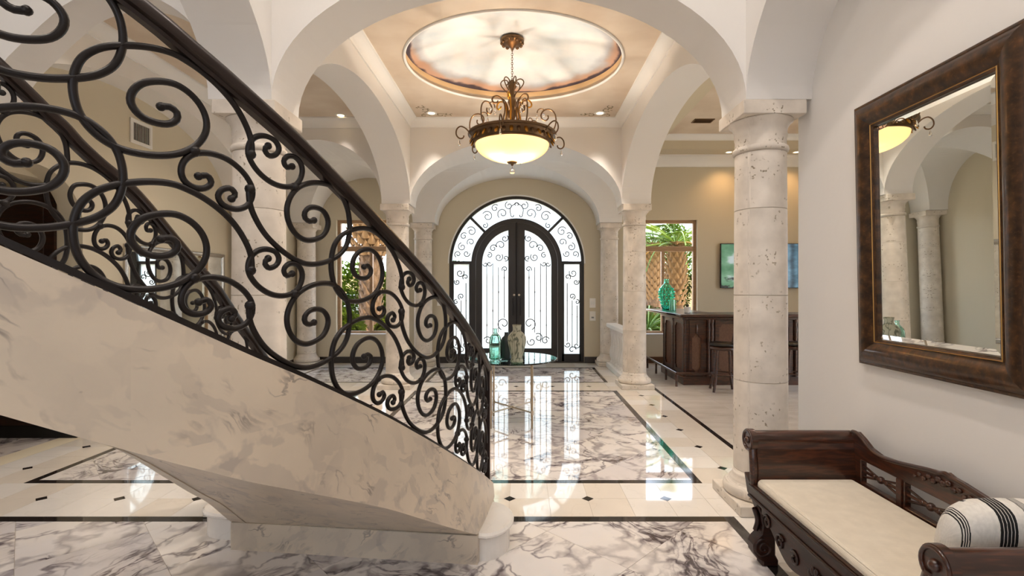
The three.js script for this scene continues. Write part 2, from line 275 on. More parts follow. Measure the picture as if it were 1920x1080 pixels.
{
  const gx = []; for (let k = -15; k <= 7; k++) gx.push(AX + k * 0.278); gx[0] = -4.4; gx.push(1.96);
  const diam = (d) => [...Array(11).keys()].map((k) => [AX + (k - 7) * 0.556, d]);
  cream(gx, [3.273, 3.5525, 3.832], diam(3.5525));
  cream(gx, [7.29, 7.605, 7.92], diam(7.605));
  cream(gx, [9.41, 9.7, 9.99]);
  const ds = [3.832]; for (let j = 0; j <= 10; j++) ds.push(4.154 + 0.2805 * j); ds.push(7.29);
  const ins = (x) => [0, 1, 2, 3, 4, 5].map((k) => [x, 4.154 + 0.561 * k]);
  for (const xs of [[1.39, 1.672, 1.96], [-2.29, -1.925, -1.56], [-4.4, -4.115, -3.83]]) {
    cream(xs, ds, ins(xs[1])); cream(xs, range(7.92, 9.41, 0.298));
  }
  cream([1.393, 1.67, 1.95], range(-0.6, 3.273, 0.2767));
  for (const d of range(3.9, 9.2, 0.6)) tile('border_strip', [[1.96, d], [2.012, d], [2.012, d + 0.6], [1.96, d + 0.6]], M.black, 0, 0, 0.0006);
  for (const d of [3.3, 3.9, 4.5, 5.1, 5.7, 6.3, 6.9, 7.5, 8.1, 8.7, 9.3]) tile('border_strip', [[-4.45, d], [-4.4, d], [-4.4, d + 0.6], [-4.45, d + 0.6]], M.black, 0, 0, 0.0006);
  const bx = range(2.012, 6.5, 0.561), bd = range(3.48, 9.98, 0.65);
  for (let i = 0; i + 1 < bx.length; i++) for (let j = 0; j + 1 < bd.length; j++) tile('stone_tile', [[bx[i], bd[j]], [bx[i + 1], bd[j]], [bx[i + 1], bd[j + 1]], [bx[i], bd[j + 1]]], M.barTile, 0, 0.02, 0.0008);
  for (let i = 0; i < 3; i++) for (let j = 0; j < 2; j++) tile('passage_tile', [[-6 + i * 0.52, 4 + j * 0.5], [-5.48 + i * 0.52, 4 + j * 0.5], [-5.48 + i * 0.52, 4.5 + j * 0.5], [-6 + i * 0.52, 4.5 + j * 0.5]], M.marbleB);
}

// ---------------------------------------------------------------- arcade: walls over the columns, cut by arches and vaults
{
  const ev = new Evaluator(); ev.useGroups = false; ev.attributes = ['position', 'normal', 'uv'];
  const brush = (g) => { const b = new Brush(g); b.updateMatrixWorld(); return b; };
  const along = (axis, c, y, a, b, p0, p1) => { // elliptical barrel along x or z; c = centre on the other axis
    const g = new THREE.CylinderGeometry(1, 1, 1, 72);
    if (axis === 'z') g.rotateX(PI / 2).scale(a, b, p1 - p0).translate(c, y, (p0 + p1) / 2);
    else g.rotateZ(PI / 2).scale(p1 - p0, b, a).translate((p0 + p1) / 2, y, c);
    return g;
  };
  const cut = (g, list) => { let r = brush(g); for (const h of list) r = ev.evaluate(r, brush(h), SUBTRACTION); return toCreasedNormals(clean(r.geometry), 0.6); };
  const leftOpening = [[-2.0, 2.0], [-2.0, 2.78], ...arcPts(-2.68, 2.78, 0.68, 0.69, 0.08, PI / 2 + 0.55, 24), [-3.2, 3.225], [-3.4, 3.03], [-3.62, 2.75], [-3.8, 2.4], [-3.85, 2.0]];
  const g = cut(span(-4.45, 1.92, SPRING, CEIL, -9.97, -3.3), [
    span(-1.655, 1.485, 2.6, 4.2, -7.4, -3.7), span(-4.05, -2.075, 2.6, 4.2, -7.4, -3.55),
    along('z', AX, SPRING, 1.572, 0.93, -3.9, -3.1), extrude(leftOpening, 0.5, []).translate(0, 0, -3.7),
    along('z', AX, SPRING, 1.572, 0.95, -10.2, -7.2), along('z', -3.0625, SPRING, 0.985, 0.95, -10.2, -7.2),
    along('x', -5.55, SPRING, 1.85, 0.93, -4.41, 2.2), along('x', -8.65, SPRING, 0.85, 0.95, -4.41, 2.2)]);
  struct('wall_arcade', meters(g), M.white, 'white plaster arches and vaults carried by the stone columns');
  const nearArch = (x0, x1) => cut(span(x0, x1, SPRING, 5.3, -3.3, 0.9), [along('x', -1.45, SPRING, 1.85, 0.95, x0 - 0.3, x1 + 0.3)]);
  struct('wall_arch_near', meters(join(nearArch(1.485, 1.92), span(1.485, 1.92, 0, SPRING, 0.4, 0.9))), M.white, 'white plaster arch above the framed mirror');
  struct('wall_arch_stair', meters(join(nearArch(-2.075, -1.655), span(-2.075, -1.655, 0, SPRING, 0.4, 0.9))), M.white, 'white plaster arch over the curved staircase');
}
// ---------------------------------------------------------------- room shell
const zWall = (x0, x1, y0, y1, z0, t, holes = []) => extrude([[x0, y0], [x1, y0], [x1, y1], [x0, y1]], t, holes).translate(0, 0, z0);
const xWall = (d0, d1, y0, y1, x0, t, holes = []) => extrude([[d0, y0], [d1, y0], [d1, y1], [d0, y1]], t, holes).rotateY(PI / 2).translate(x0, 0, 0); // shape x = d, thickness from x0 towards +x
const rectHole = (x0, x1, y0, y1) => [[x0, y0], [x0, y1], [x1, y1], [x1, y0]];
const DOOR = { x: -0.1, r: 1.355, y: 1.99 };
const WIN = [[-3.71, -2.37], [2.18, 3.52]], WY = [0.571, 2.866];
struct('wall_front', meters(zWall(-4.62, 6.7, -0.2, 5.3, -FRONT - 0.26, 0.26, [
  [[DOOR.x - DOOR.r, 0], ...arcPts(DOOR.x, DOOR.y, DOOR.r, DOOR.r, PI, 0, 48), [DOOR.x + DOOR.r, 0]], ...WIN.map(([a, b]) => rectHole(a, b, ...WY))])), M.greige, 'greige painted front wall around the entrance door');
struct('wall_left', meters(xWall(3.3, FRONT, -0.2, 5.3, -4.62, 0.22, [[[3.98, 0.002], [3.98, 2.13], ...arcPts(4.49, 2.13, 0.51, 0.5, PI, 0, 24), [5.0, 0.002]]])), M.greige, 'greige painted side wall with an arched passage');
struct('wall_passage', meters(join(span(-6.2, -4.62, 0, 3, -5.2, -5.0), span(-6.2, -4.62, 0, 3, -3.98, -3.78), span(-6.4, -6.2, 0, 3, -5.2, -3.78), span(-6.4, -4.62, 2.55, 3, -5.2, -3.78))), M.greige, 'walls of the dim passage behind the arched opening');
struct('wall_right', meters(span(1.92, 2.12, -0.2, 5.3, -3.46, 5.2)), M.white, 'pale wall behind the bench and framed mirror');
struct('wall_bar_near', meters(span(2.12, 6.7, -0.2, 5.3, -3.46, -3.26)), M.greige, 'near wall of the bar room');
const BARWIN = [[4.1, 5.7], [6.2, 7.8]];
struct('wall_bar_right', meters(xWall(3.46, FRONT, -0.2, 5.3, 6.5, 0.2, BARWIN.map(([a, b]) => rectHole(a, b, 0.1, 3.0)))), M.greige, 'far side wall of the bar room');
struct('wall_stair_side', meters(span(-6.2, -6, -0.2, 5.3, -3.3, 5.2)), M.white, 'side wall of the stair hall');
struct('wall_stair_front', meters(join(span(-6.2, -4.45, -0.2, 5.3, -3.78, -3.3), span(-4.45, 2.12, CEIL, 5.3, -3.7, -3.3))), M.white, 'upper wall of the stair hall');
struct('wall_bar_upper', meters(span(1.485, 1.92, CEIL, 5.3, -FRONT, -3.7)), M.white, 'wall above the arches along the bar');
const BACKWIN = [[-5.4, -4.0], [-2.9, -1.5], [-0.2, 1.2]];
struct('wall_back', meters(zWall(-6.2, 2.12, -0.2, 5.3, 5.2, 0.25, BACKWIN.map(([a, b]) => rectHole(a, b, 1.9, 4.7)))), M.white, 'rear wall with tall windows');
struct('ceiling_hall', meters(span(-6.6, 6.9, 5.3, 5.5, -10.4, 5.6)), M.white, 'high white ceiling of the stair hall');
struct('ceiling_vestibule', meters(join(span(-4.62, 1.92, CEIL, CEIL + 0.1, -FRONT, -7.3))), M.white, 'closing slab above the vestibule vaults');
{ const d2 = thing('door_2', 'dark wooden door inside the dim arched passage', 'door', [-5.36, 0, -5.0]); d2.userData.kind = 'structure'; mesh('leaf', meters(box(1.4, 2.36, 0.03, 0, 1.31, 0.015)), M.woodOld, d2); for (const x of [-0.35, 0.35]) for (const y of [0.8, 1.9]) mesh('panel', meters(rbox(0.5, y > 1 ? 0.9 : 1.0, 0.012, x, y, 0.034, 0.005, 1)), M.woodOld, d2); }
// baseboards
const bb = (n, x0, x1, z, m, l) => struct('baseboard_' + n, meters(rbox(x1 - x0, 0.125, 0.02, (x0 + x1) / 2, 0.0625, z, 0.004, 1)), m, l);
bb('front_left', -4.4, DOOR.x - DOOR.r, -FRONT + 0.01, M.darkBase, 'dark baseboard left of the entrance door');
bb('front_right', DOOR.x + DOOR.r, 1.9, -FRONT + 0.01, M.darkBase, 'dark baseboard right of the entrance door');
bb('bar', 1.92, 6.5, -FRONT + 0.01, M.brownBase, 'brown baseboard in the bar room');
bb('passage', -6.2, -4.45, -4.99, M.dark, 'black baseboard in the dim passage');
struct('baseboard_left', meters(join(span(-4.4, -4.38, 0, 0.125, -FRONT, -5.0), span(-4.4, -4.38, 0, 0.125, -3.98, -3.7))), M.darkBase, 'dark baseboard along the side wall');

// ceilings
function crown(x0, x1, z0, z1, y, s = 0.13, name = 'trim_1', label) { // cove moulding round a rectangle, inside faces
  const prof = [[0, 0], [0.018, 0], [0.022, 0.02], [0.035, 0.045], [0.07, 0.085], [0.1, 0.102], [0.112, 0.108], [0.13, 0.112], [0.13, 0.13]].map(([a, b]) => [a / 0.13 * s, -s + b / 0.13 * s]);
  const gs = [], C = [[x0, z0, 1, 1], [x1, z0, -1, 1], [x1, z1, -1, -1], [x0, z1, 1, -1]];
  for (let k = 0; k < 4; k++) { const A = C[k], B = C[(k + 1) % 4]; gs.push(surface(1, prof.length - 1, (u, v) => { const p = prof[Math.round(v * (prof.length - 1))], q = u < 0.5 ? A : B; return [q[0] + q[2] * p[0], y + p[1], q[1] + q[3] * p[0]]; })); }
  return struct(name, meters(toCreasedNormals(join(gs), 0.5)), M.trim, label);
}
const DC = [AX, -5.57], DR = [1.2, 1.09];
const cc = struct('ceiling_center', meters(extrude([[-1.66, -7.42], [1.49, -7.42], [1.49, -3.68], [-1.66, -3.68]], 0.05, [arcPts(DC[0], DC[1], DR[0], DR[1], 0, -2 * PI, 96).slice(0, -1)]).rotateX(PI / 2).scale(1, 1, 1).translate(0, CEIL + 0.05, 0)), M.faux, 'tan mottled ceiling around the oval painted dome');
struct('ceiling_gallery', meters(span(-4.45, -2.07, CEIL, CEIL + 0.05, -7.42, -3.3)), M.faux, 'tan mottled ceiling of the side gallery');
crown(-1.655, 1.485, -7.4, -3.7, CEIL, 0.12, 'trim_1', 'white crown moulding round the domed ceiling');
crown(-4.05, -2.075, -7.4, -3.7, CEIL, 0.13, 'trim_2', 'white crown moulding round the gallery ceiling');
{
  T.mural = tex(1024, (u, v) => { // sunset sky mural
    const x = u * 2 - 1, y = v * 2 - 1, r = Math.hypot(x, y), a = Math.atan2(y, x) / (2 * PI) + 0.5;
    const n = fbm(u, v, 5, 5, 81), q = fbm(a, r, 8, 4, 83, 3), w = fbm(u, v, 9, 4, 85);
    let c = mixc([240, 243, 245], [204, 220, 232], clamp(0.25 + n * 1.6));
    const e = r + q * 0.12 + w * 0.06;
    c = mixc(c, [168, 172, 182], sstep(0.80, 0.92, e) * 0.8);
    c = mixc(c, [208, 156, 122], sstep(0.88, 0.97, e + fbm(a, r, 12, 3, 88, 4) * 0.16) * 0.75);
    c = mixc(c, [70, 62, 74], sstep(0.952, 0.985, e + fbm(a, r, 6, 3, 91, 3) * 0.07));
    return c;
  });
  const mural = mat({ map: T.mural, roughness: 0.75 });
  const dome = surface(96, 20, (u, v) => { const t = u * 2 * PI, r = 1 - v; return [DC[0] + DR[0] * r * Math.cos(t), CEIL + 0.11 + 0.17 * (1 - r * r), DC[1] + DR[1] * r * Math.sin(t), 0.5 + 0.5 * r * Math.cos(t), 0.5 + 0.5 * r * Math.sin(t)]; });
  const dm = mesh('dome_mural', dome, mural, cc); dm.userData.label = 'shallow dome painted as a cloudy sunset sky';
  mesh('dome_drum', meters(surface(96, 1, (u, v) => [DC[0] + DR[0] * Math.cos(u * 2 * PI), CEIL - 0.002 + v * 0.115, DC[1] + DR[1] * Math.sin(u * 2 * PI)])), M.drum, cc);
  mesh('dome_bead', tube(arcPts(0, 0, DR[0], DR[1], 0, 2 * PI, 64).slice(0, -1).map(([a, b]) => V3(DC[0] + a, CEIL, DC[1] + b)), 0.016, 128, 8, true), M.trim, cc);
  const vine = mat({ color: 0x7c7152, roughness: 0.8 }), leafC = mat({ color: 0x8d7d5a, roughness: 0.8 });
  const vineAt = (x, z, sx) => { // painted scrollwork: flat strokes on the ceiling
    const strokes = [], leaves = [];
    const curl = (cx, cz, r, a0, turns) => { const p = []; for (let i = 0; i <= 18; i++) { const t = i / 18, a = a0 + turns * 2 * PI * t, q = r * (1 - 0.8 * t); p.push(V3(x + sx * (cx + q * Math.cos(a)), 0, z + cz + q * Math.sin(a))); } return p; };
    for (const [cx, cz, r, a0, tn] of [[0.1, -0.07, 0.07, 0, 0.9], [0.21, 0.02, 0.08, 2.5, -1], [0.34, -0.05, 0.07, 0.6, 1], [0.14, 0.16, 0.07, 4.0, 1], [0.1, 0.28, 0.06, 1, -0.9], [0.46, -0.02, 0.05, 2, 0.9]]) {
      strokes.push(tube(curl(cx, cz, r, a0, tn), 0.006, 26, 4));
      for (let k = 0; k < 3; k++) { const a = rnd() * 6.28, e = new THREE.CircleGeometry(0.02, 8).scale(1, 0.45, 1).rotateZ(rnd() * 6).rotateX(PI / 2); leaves.push(e.translate(x + sx * (cx + r * Math.cos(a)), 0, z + cz + r * Math.sin(a))); }
    }
    mesh('painted_vine', join(strokes).scale(1, 0.12, 1).translate(0, CEIL - 0.0004, 0), vine, cc).userData.label = 'painted olive scroll ornament';
    mesh('painted_leaf', join(leaves).translate(0, CEIL - 0.001, 0), leafC, cc);
  };
  vineAt(AX - 1.42, -7.16, 1); vineAt(AX + 1.42, -7.16, -1);
}
// bar room tray ceiling
struct('ceiling_bar', meters(span(1.92, 6.5, 4.38, 4.44, -FRONT, -3.46)), M.faux, 'tan mottled tray ceiling of the bar room');
struct('ceiling_bar_soffit', meters(extrude([[1.92, 3.46], [6.5, 3.46], [6.5, FRONT], [1.92, FRONT]], 0.25, [rectHole(2.5, 5.92, 4.05, 9.4)]).rotateX(-PI / 2).translate(0, 4.12, 0)), M.greige, 'dropped border of the tray ceiling');
crown(1.92, 6.5, -FRONT, -3.46, 4.12, 0.2, 'trim_3', 'white crown moulding at the top of the bar room walls');
crown(2.5, 5.92, -9.4, -4.05, 4.38, 0.1, 'trim_4', 'white crown moulding inside the tray ceiling');

// ---------------------------------------------------------------- stone columns
function column(x, d, label, half = false) {
  const t = thing('stone_column', label, 'column', [x, 0, -d], 0, 'stone columns of the arcade');
  const st = (n, g) => mesh(n, meters(g, rnd() * 3, rnd() * 3), M.stone, t);
  st('plinth', rbox(0.49, 0.07, 0.49, 0, 0.035, 0, 0.008, 1));
  st('base', lathe([[0, 0.07], [0.232, 0.07], [0.243, 0.085], [0.246, 0.105], [0.24, 0.13], [0.222, 0.148], [0.205, 0.152], [0.203, 0.168], [0.192, 0.178], [0.182, 0.2], [0.177, 0.235], [0, 0.235]], 40));
  const ys = [0.235, 0.86, 1.45, 2.04, 2.43];
  for (let i = 0; i < 4; i++) { const r = (y) => 0.176 - 0.010 * (y / 2.5) ** 1.6; st('shaft_drum', lathe([[0, ys[i]], [r(ys[i]) - 0.003, ys[i]], [r(ys[i]), ys[i] + 0.004], [r(ys[i + 1]), ys[i + 1] - 0.004], [r(ys[i + 1]) - 0.003, ys[i + 1]], [0, ys[i + 1]]], 40)); }
  st('capital', lathe([[0, 2.43], [0.168, 2.43], [0.178, 2.44], [0.182, 2.455], [0.178, 2.47], [0.166, 2.478], [0.165, 2.53], [0.17, 2.545], [0.172, 2.56], [0.168, 2.575], [0.172, 2.6], [0.19, 2.632], [0.208, 2.645], [0.208, 2.655], [0, 2.655]], 40));
  st('abacus', join(rbox(0.42, 0.095, 0.42, 0, 2.7, 0, 0.008, 1)));
  return t;
}
column(1.675, 3.5, 'stone column beside the carved bench');
column(1.715, 7.58, 'stone column at the near end of the white balustrade');
column(1.71, 9.735, 'stone column at the far end of the white balustrade');
column(-1.84, 3.5, 'stone column right behind the staircase railing');
column(-1.885, 7.58, 'stone column between the left window and the glass table');
column(-1.92, 9.735, 'stone column just left of the entrance door');
column(-4.2, 9.735, 'far left stone column in the corner left of the window');
column(-4.2, 7.58, 'stone column against the side wall beside the silver framed mirror');

// ---------------------------------------------------------------- curved staircase
const NEAR = [[-0.179, 3.153, 0.269], [-0.216, 2.848, 0.434], [-0.273, 2.553, 0.598], [-0.358, 2.262, 0.773], [-0.434, 2.078, 0.893], [-0.52, 1.88, 1.021], [-0.648, 1.565, 1.203], [-0.74, 1.388, 1.307], [-0.814, 1.284, 1.379], [-0.887, 1.196, 1.444], [-1.076, 1.029, 1.588], [-1.35, 0.84, 1.775], [-1.68, 0.68, 1.985], [-2.05, 0.57, 2.2], [-2.5, 0.5, 2.455]];
const FAR = [[-1.652, 3.19], [-1.66, 3.02], [-1.668, 2.84], [-1.673, 2.66], [-1.69, 2.52], [-1.712, 2.38], [-1.745, 2.18], [-1.79, 2.05], [-1.82, 1.98], [-1.845, 1.91], [-1.91, 1.78], [-2.02, 1.68], [-2.17, 1.6], [-2.4, 1.55], [-2.7, 1.53]].map((p, i) => [...p, NEAR[i][2]]);
const curveOf = (a) => new THREE.CatmullRomCurve3(a.map(([x, d, y]) => V3(x, y, -d)), false, 'catmullrom', 0.5);
const nearC = curveOf(NEAR), farC = curveOf(FAR);
const stair = (() => {
  const t = thing('curved_staircase', 'curved staircase with mottled plaster side rising to the left', 'staircase');
  const N = 140, S = []; // rows from the bottom up
  for (let i = 0; i <= N; i++) { const u = i / N, a = nearC.getPoint(u), b = farC.getPoint(u); b.y = a.y; const w = b.clone().sub(a).setY(0).normalize(); S.push({ a, b, w }); }
  const STEP = 0.159, low = (y, k) => Math.max(STEP, y - k);
  const noseN = { a: V3(-0.174, STEP + 0.004, -3.205), w: S[0].w.clone() }, noseF = { a: V3(-1.652, STEP + 0.004, -3.215), w: S[0].w.clone().negate() };
  const stringer = (rows, k) => { // box section: outer face, top, inner face, underside
    const sec = (r) => { const o = r.a, i = o.clone().addScaledVector(r.w, 0.1), y0 = low(o.y, k); return [[o.x, y0, o.z], [o.x, o.y, o.z], [i.x, o.y, i.z], [i.x, y0, i.z]]; };
    const q = rows.map(sec), gs = []; let len = [0]; for (let i = 1; i < rows.length; i++) len.push(len[i - 1] + Math.hypot(rows[i].a.x - rows[i - 1].a.x, rows[i].a.z - rows[i - 1].a.z));
    for (let e = 0; e < 4; e++) gs.push(surface(rows.length - 1, 1, (u, v) => { const i = Math.round(u * (rows.length - 1)), p = q[i][(e + (v > 0.5 ? 1 : 0)) % 4]; return [...p, len[i] * 1.0, p[1]]; }));
    return join(gs);
  };
  const nearRows = [noseN, ...S.map((r) => ({ a: r.a, w: r.w }))], farRows = [noseF, ...S.map((r) => ({ a: r.b, w: r.w.clone().negate() }))];
  mesh('stringer', stringer(nearRows, 0.35), M.plaster, t).userData.label = 'mottled cream plaster side of the stairs';
  mesh('stringer', stringer(farRows, 0.42), M.plaster, t);
  // underside
  const iN = S.findIndex((r) => r.a.y - 0.35 > STEP), iF = S.findIndex((r) => r.b.y - 0.42 > STEP);
  const A = []; for (let i = iN; i <= N; i++) A.push([S[i].a, S[Math.max(i, iF)].b]);
  mesh('soffit', meters(surface(A.length - 1, 12, (u, v) => { const [a, b] = A[Math.round(u * (A.length - 1))]; const y0 = low(a.y, 0.35), y1 = low(b.y, 0.42); return [a.x + (b.x - a.x) * v, y0 + (y1 - y0) * v, a.z + (b.z - a.z) * v]; })), M.plaster, t).userData.label = 'smooth sloping underside of the stairs';
  const pN = S[iN].a, pF = S[iF].b, back = [[pN.x + 0.004, pN.z], [pF.x, pF.z], [-1.652, -3.2], [-0.175, -3.16]];
  mesh('plinth', meters(extrude(back.map(([x, z]) => [x, -z]), STEP - 0.002).rotateX(-PI / 2)), M.plaster, t);
  // rounded bottom step with bullnose edge
  const lobe = (r) => [...arcPts(-0.215, 2.93, 0.165 + r, 0.215 + r, -1.45, PI / 2, 16), ...arcPts(-1.75, 3.08, 0.2 + r, 0.13 + r, PI / 2, PI * 1.5 - 0.1, 16)];
  mesh('bottom_step', meters(join(extrude(lobe(-0.02), 0.125).rotateX(-PI / 2), extrude(lobe(0.005), 0.034, [], 0.012).rotateX(-PI / 2).translate(0, 0.1252, 0))), M.step, t).userData.label = 'rounded cream stone bottom step';
  const uAt = (y) => { let a = 0, b = 1; for (let k = 0; k < 30; k++) { const m = (a + b) / 2; nearC.getPoint(m).y < y ? a = m : b = m; } return a; };
  for (let k = 1; k < 13; k++) {
    const y = STEP + 0.165 * k, u0 = uAt(y + 0.02), u1 = uAt(y + 0.21); if (u0 >= u1) break;
    const c = [u0, u1].flatMap((u) => { const a = nearC.getPoint(u), b = farC.getPoint(u), w = b.clone().sub(a).setY(0).normalize(); return [a.addScaledVector(w, 0.1), b.addScaledVector(w, -0.1)]; });
    mesh('tread', meters(extrude([c[0], c[1], c[3], c[2]].map((p) => [p.x, -p.z]), 0.07).rotateX(-PI / 2).translate(0, y - 0.07, 0)), M.step, t);
  }
  return t;
})();

// ---------------------------------------------------------------- wrought-iron stair railings
// one bay of scrollwork in (distance along, height above the stringer), metres; the other half is its half-turn
const SC_S = [[-0.006, 0.5], [-0.001, 0.449], [0.015, 0.418], [0.045, 0.390], [0.084, 0.376], [0.126, 0.372], [0.16, 0.376], [0.197, 0.388], [0.247, 0.419], [0.304, 0.468], [0.347, 0.516], [0.376, 0.566], [0.39, 0.62], [0.391, 0.662], [0.38, 0.703], [0.352, 0.728], [0.312, 0.73], [0.259, 0.705], [0.205, 0.664], [0.164, 0.62], [0.137, 0.576], [0.121, 0.531], [0.12, 0.497], [0.132, 0.471], [0.155, 0.458], [0.188, 0.463], [0.225, 0.487], [0.264, 0.527], [0.284, 0.568], [0.286, 0.597], [0.266, 0.613], [0.232, 0.602], [0.203, 0.579], [0.187, 0.553], [0.188, 0.536], [0.206, 0.537], [0.225, 0.553]];
const SC_C = [[0.055, 0.668], [0.044, 0.648], [0.057, 0.640], [0.081, 0.662], [0.091, 0.688], [0.079, 0.702], [0.044, 0.690], [0.013, 0.660], [-0.004, 0.624], [-0.006, 0.594], [0.010, 0.572], [0.038, 0.562], [0.073, 0.565], [0.113, 0.584], [0.148, 0.615], [0.170, 0.653], [0.177, 0.687], [0.169, 0.705], [0.147, 0.706], [0.122, 0.688], [0.108, 0.662], [0.117, 0.650], [0.138, 0.668]];
function railing(curve, side, bounds, bottomAt, label) {
  const t = new THREE.Group(); t.name = 'railing'; t.userData.label = label; stair.add(t);
  const N = 400, P = [], L = [0];
  for (let i = 0; i <= N; i++) { P.push(curve.getPoint(i / N)); if (i) L.push(L[i - 1] + Math.hypot(P[i].x - P[i - 1].x, P[i].z - P[i - 1].z)); }
  const at = (s, h) => { // s measured from the foot upwards
    let i = 0; if (s <= 0) i = 0; else { let a = 0, b = N; while (b - a > 1) { const m = (a + b) >> 1; L[m] <= s ? a = m : b = m; } i = a; }
    const f = clamp((s - L[i]) / (L[i + 1] - L[i]), -3, 1), p = P[i].clone().lerp(P[i + 1], 0).addScaledVector(P[i + 1].clone().sub(P[i]), f);
    const dir = P[Math.min(N, i + 4)].clone().sub(P[Math.max(0, i - 4)]).setY(0).normalize(), n = V3(dir.z, 0, -dir.x).multiplyScalar(side);
    return p.addScaledVector(n, 0.04).add(V3(0, h, 0));
  };
  const TOT = L[N];
  const sweep = (prof, h, s0, s1, n = 120) => surface(n, prof.length, (u, v) => { const s = s0 + (s1 - s0) * u, p = at(s, h), q = at(s + 0.01, h), o = at(s - 0.01, h), dir = q.sub(o).normalize(), nn = V3(dir.z, 0, -dir.x).normalize(), up = nn.clone().cross(dir).normalize(); if (up.y < 0) up.negate(); const [a, b] = prof[Math.round(v * prof.length) % prof.length]; const r = p.addScaledVector(nn, a).addScaledVector(up, b); return [r.x, r.y, r.z]; });
  const rail = [[-0.028, -0.012], [-0.03, 0.006], [-0.022, 0.02], [-0.008, 0.026], [0.008, 0.026], [0.022, 0.02], [0.03, 0.006], [0.028, -0.012], [0.016, -0.016], [0.014, -0.026], [-0.014, -0.026], [-0.016, -0.016]];
  mesh('handrail', toCreasedNormals(join(sweep(rail, 0.725, -0.01, TOT)), 0.7), M.ironBrown, t);
  const flat = [[-0.013, -0.008], [-0.013, 0.008], [0.013, 0.008], [0.013, -0.008]];
  mesh('bottom_rail', toCreasedNormals(join(sweep(flat, 0.012, 0, TOT)), 0.5), M.iron, t);
  const foot = at(-0.012, 0), topY = foot.y + 0.738;
  mesh('newel_post', join(rbox(0.034, topY - 0.161, 0.05, foot.x, (topY + 0.161) / 2, foot.z, 0.006), rbox(0.05, 0.014, 0.066, foot.x, 0.169, foot.z, 0.004, 1)), M.ironBrown, t);
  const scroll = (pts) => { const c = pts.map((p) => at(p[0], p[1])), r = 0.009; return join(tube(c, r, c.length * 4, 6), ball(r * 1.25, c[c.length - 1].x, c[c.length - 1].y, c[c.length - 1].z, 8)); };
  for (let k = 0; k + 1 < bounds.length; k++) {
    const sL = bounds[k + 1], sR = bounds[k], W = sL - sR; if (sL > TOT + 0.01) break;         // sL is the upper post
    for (let row = 0; row < 2; row++) {
      const map = ([a, h], turn) => { let u = a / 0.693, v = (h - 0.362) / 0.37; if (turn) { u = 1 - u; v = 1 - v; } return [sL - u * W, 0.352 - row * 0.33 + v * 0.352]; };
      for (const turn of [false, true]) {
        mesh('large_scroll', scroll(SC_S.map((p) => map(p, turn))), M.iron, t);
        const C = SC_C.map((p) => map(p, turn)), m = C.map((p) => at(...p));
        mesh('small_scroll', join(tube(m, 0.0085, m.length * 4, 6), ball(0.011, m[0].x, m[0].y, m[0].z, 8), ball(0.011, m[22].x, m[22].y, m[22].z, 8)), M.iron, t);
        const col = (p) => { const q = at(...map(p, turn)); return ball(0.015, q.x, q.y, q.z, 8).translate(0, 0, 0); };
        mesh('collar', col([0.001, 0.6]), M.iron, t); mesh('collar', col([0.147, 0.607]), M.iron, t);
      }
    }
  }
  return t;
}
{
  const tot = (() => { let s = 0, p = nearC.getPoint(0); for (let i = 1; i <= 400; i++) { const q = nearC.getPoint(i / 400); s += Math.hypot(q.x - p.x, q.z - p.z); p = q; } return s; })();
  railing(nearC, -1, [0.033, 0.518, 1.164, 1.857, 2.551, 3.241, 3.93], 0, 'near black wrought iron scroll railing on the plaster stair side');
  const tf = (() => { let s = 0, p = farC.getPoint(0); for (let i = 1; i <= 400; i++) { const q = farC.getPoint(i / 400); s += Math.hypot(q.x - p.x, q.z - p.z); p = q; } return s; })();
  const b = [0.02]; while (b[b.length - 1] < tf - 0.3) b.push(b[b.length - 1] + 0.5);
  railing(farC, 1, b, 0, 'far black wrought iron scroll railing seen behind the near one');
}

// ---------------------------------------------------------------- entrance door: arched iron frame, leaves, sidelights, fanlight
function spiral2(cx, cy, r, a0, turns, n = 22, tight = 0.78) { const p = []; for (let i = 0; i <= n; i++) { const t = i / n, a = a0 + turns * 2 * PI * t, q = r * (1 - tight * t); p.push([cx + q * Math.cos(a), cy + q * Math.sin(a)]); } return p; }
function cScroll(x0, y0, x1, y1, bulge, curl, dir = 1) { // C scroll: bow from one point to the other, both ends curled inwards
  const dx = x1 - x0, dy = y1 - y0, l = Math.hypot(dx, dy), ux = dx / l, uy = dy / l, nx = -uy * dir, ny = ux * dir, p = [];
  const L = (a, b) => [x0 + ux * a + nx * b, y0 + uy * a + ny * b];
  for (let i = 14; i >= 1; i--) { const t = i / 14, a = -PI / 2 - t * 1.45 * PI, q = curl * (1 - 0.6 * t); p.push(L(curl * 0.2 + q * Math.cos(a) * 0.9 + 0, curl + q * Math.sin(a) - 2 * 0)); }
  for (let i = 0; i <= 10; i++) { const t = i / 10; p.push(L(curl * 0.2 + (l - curl * 0.4) * t, -bulge * Math.sin(PI * t))); }
  for (let i = 1; i <= 14; i++) { const t = i / 14, a = -PI / 2 + t * 1.45 * PI, q = curl * (1 - 0.6 * t); p.push(L(l - curl * 0.2 + q * Math.cos(a) * 0.9, curl + q * Math.sin(a))); }
  return p;
}
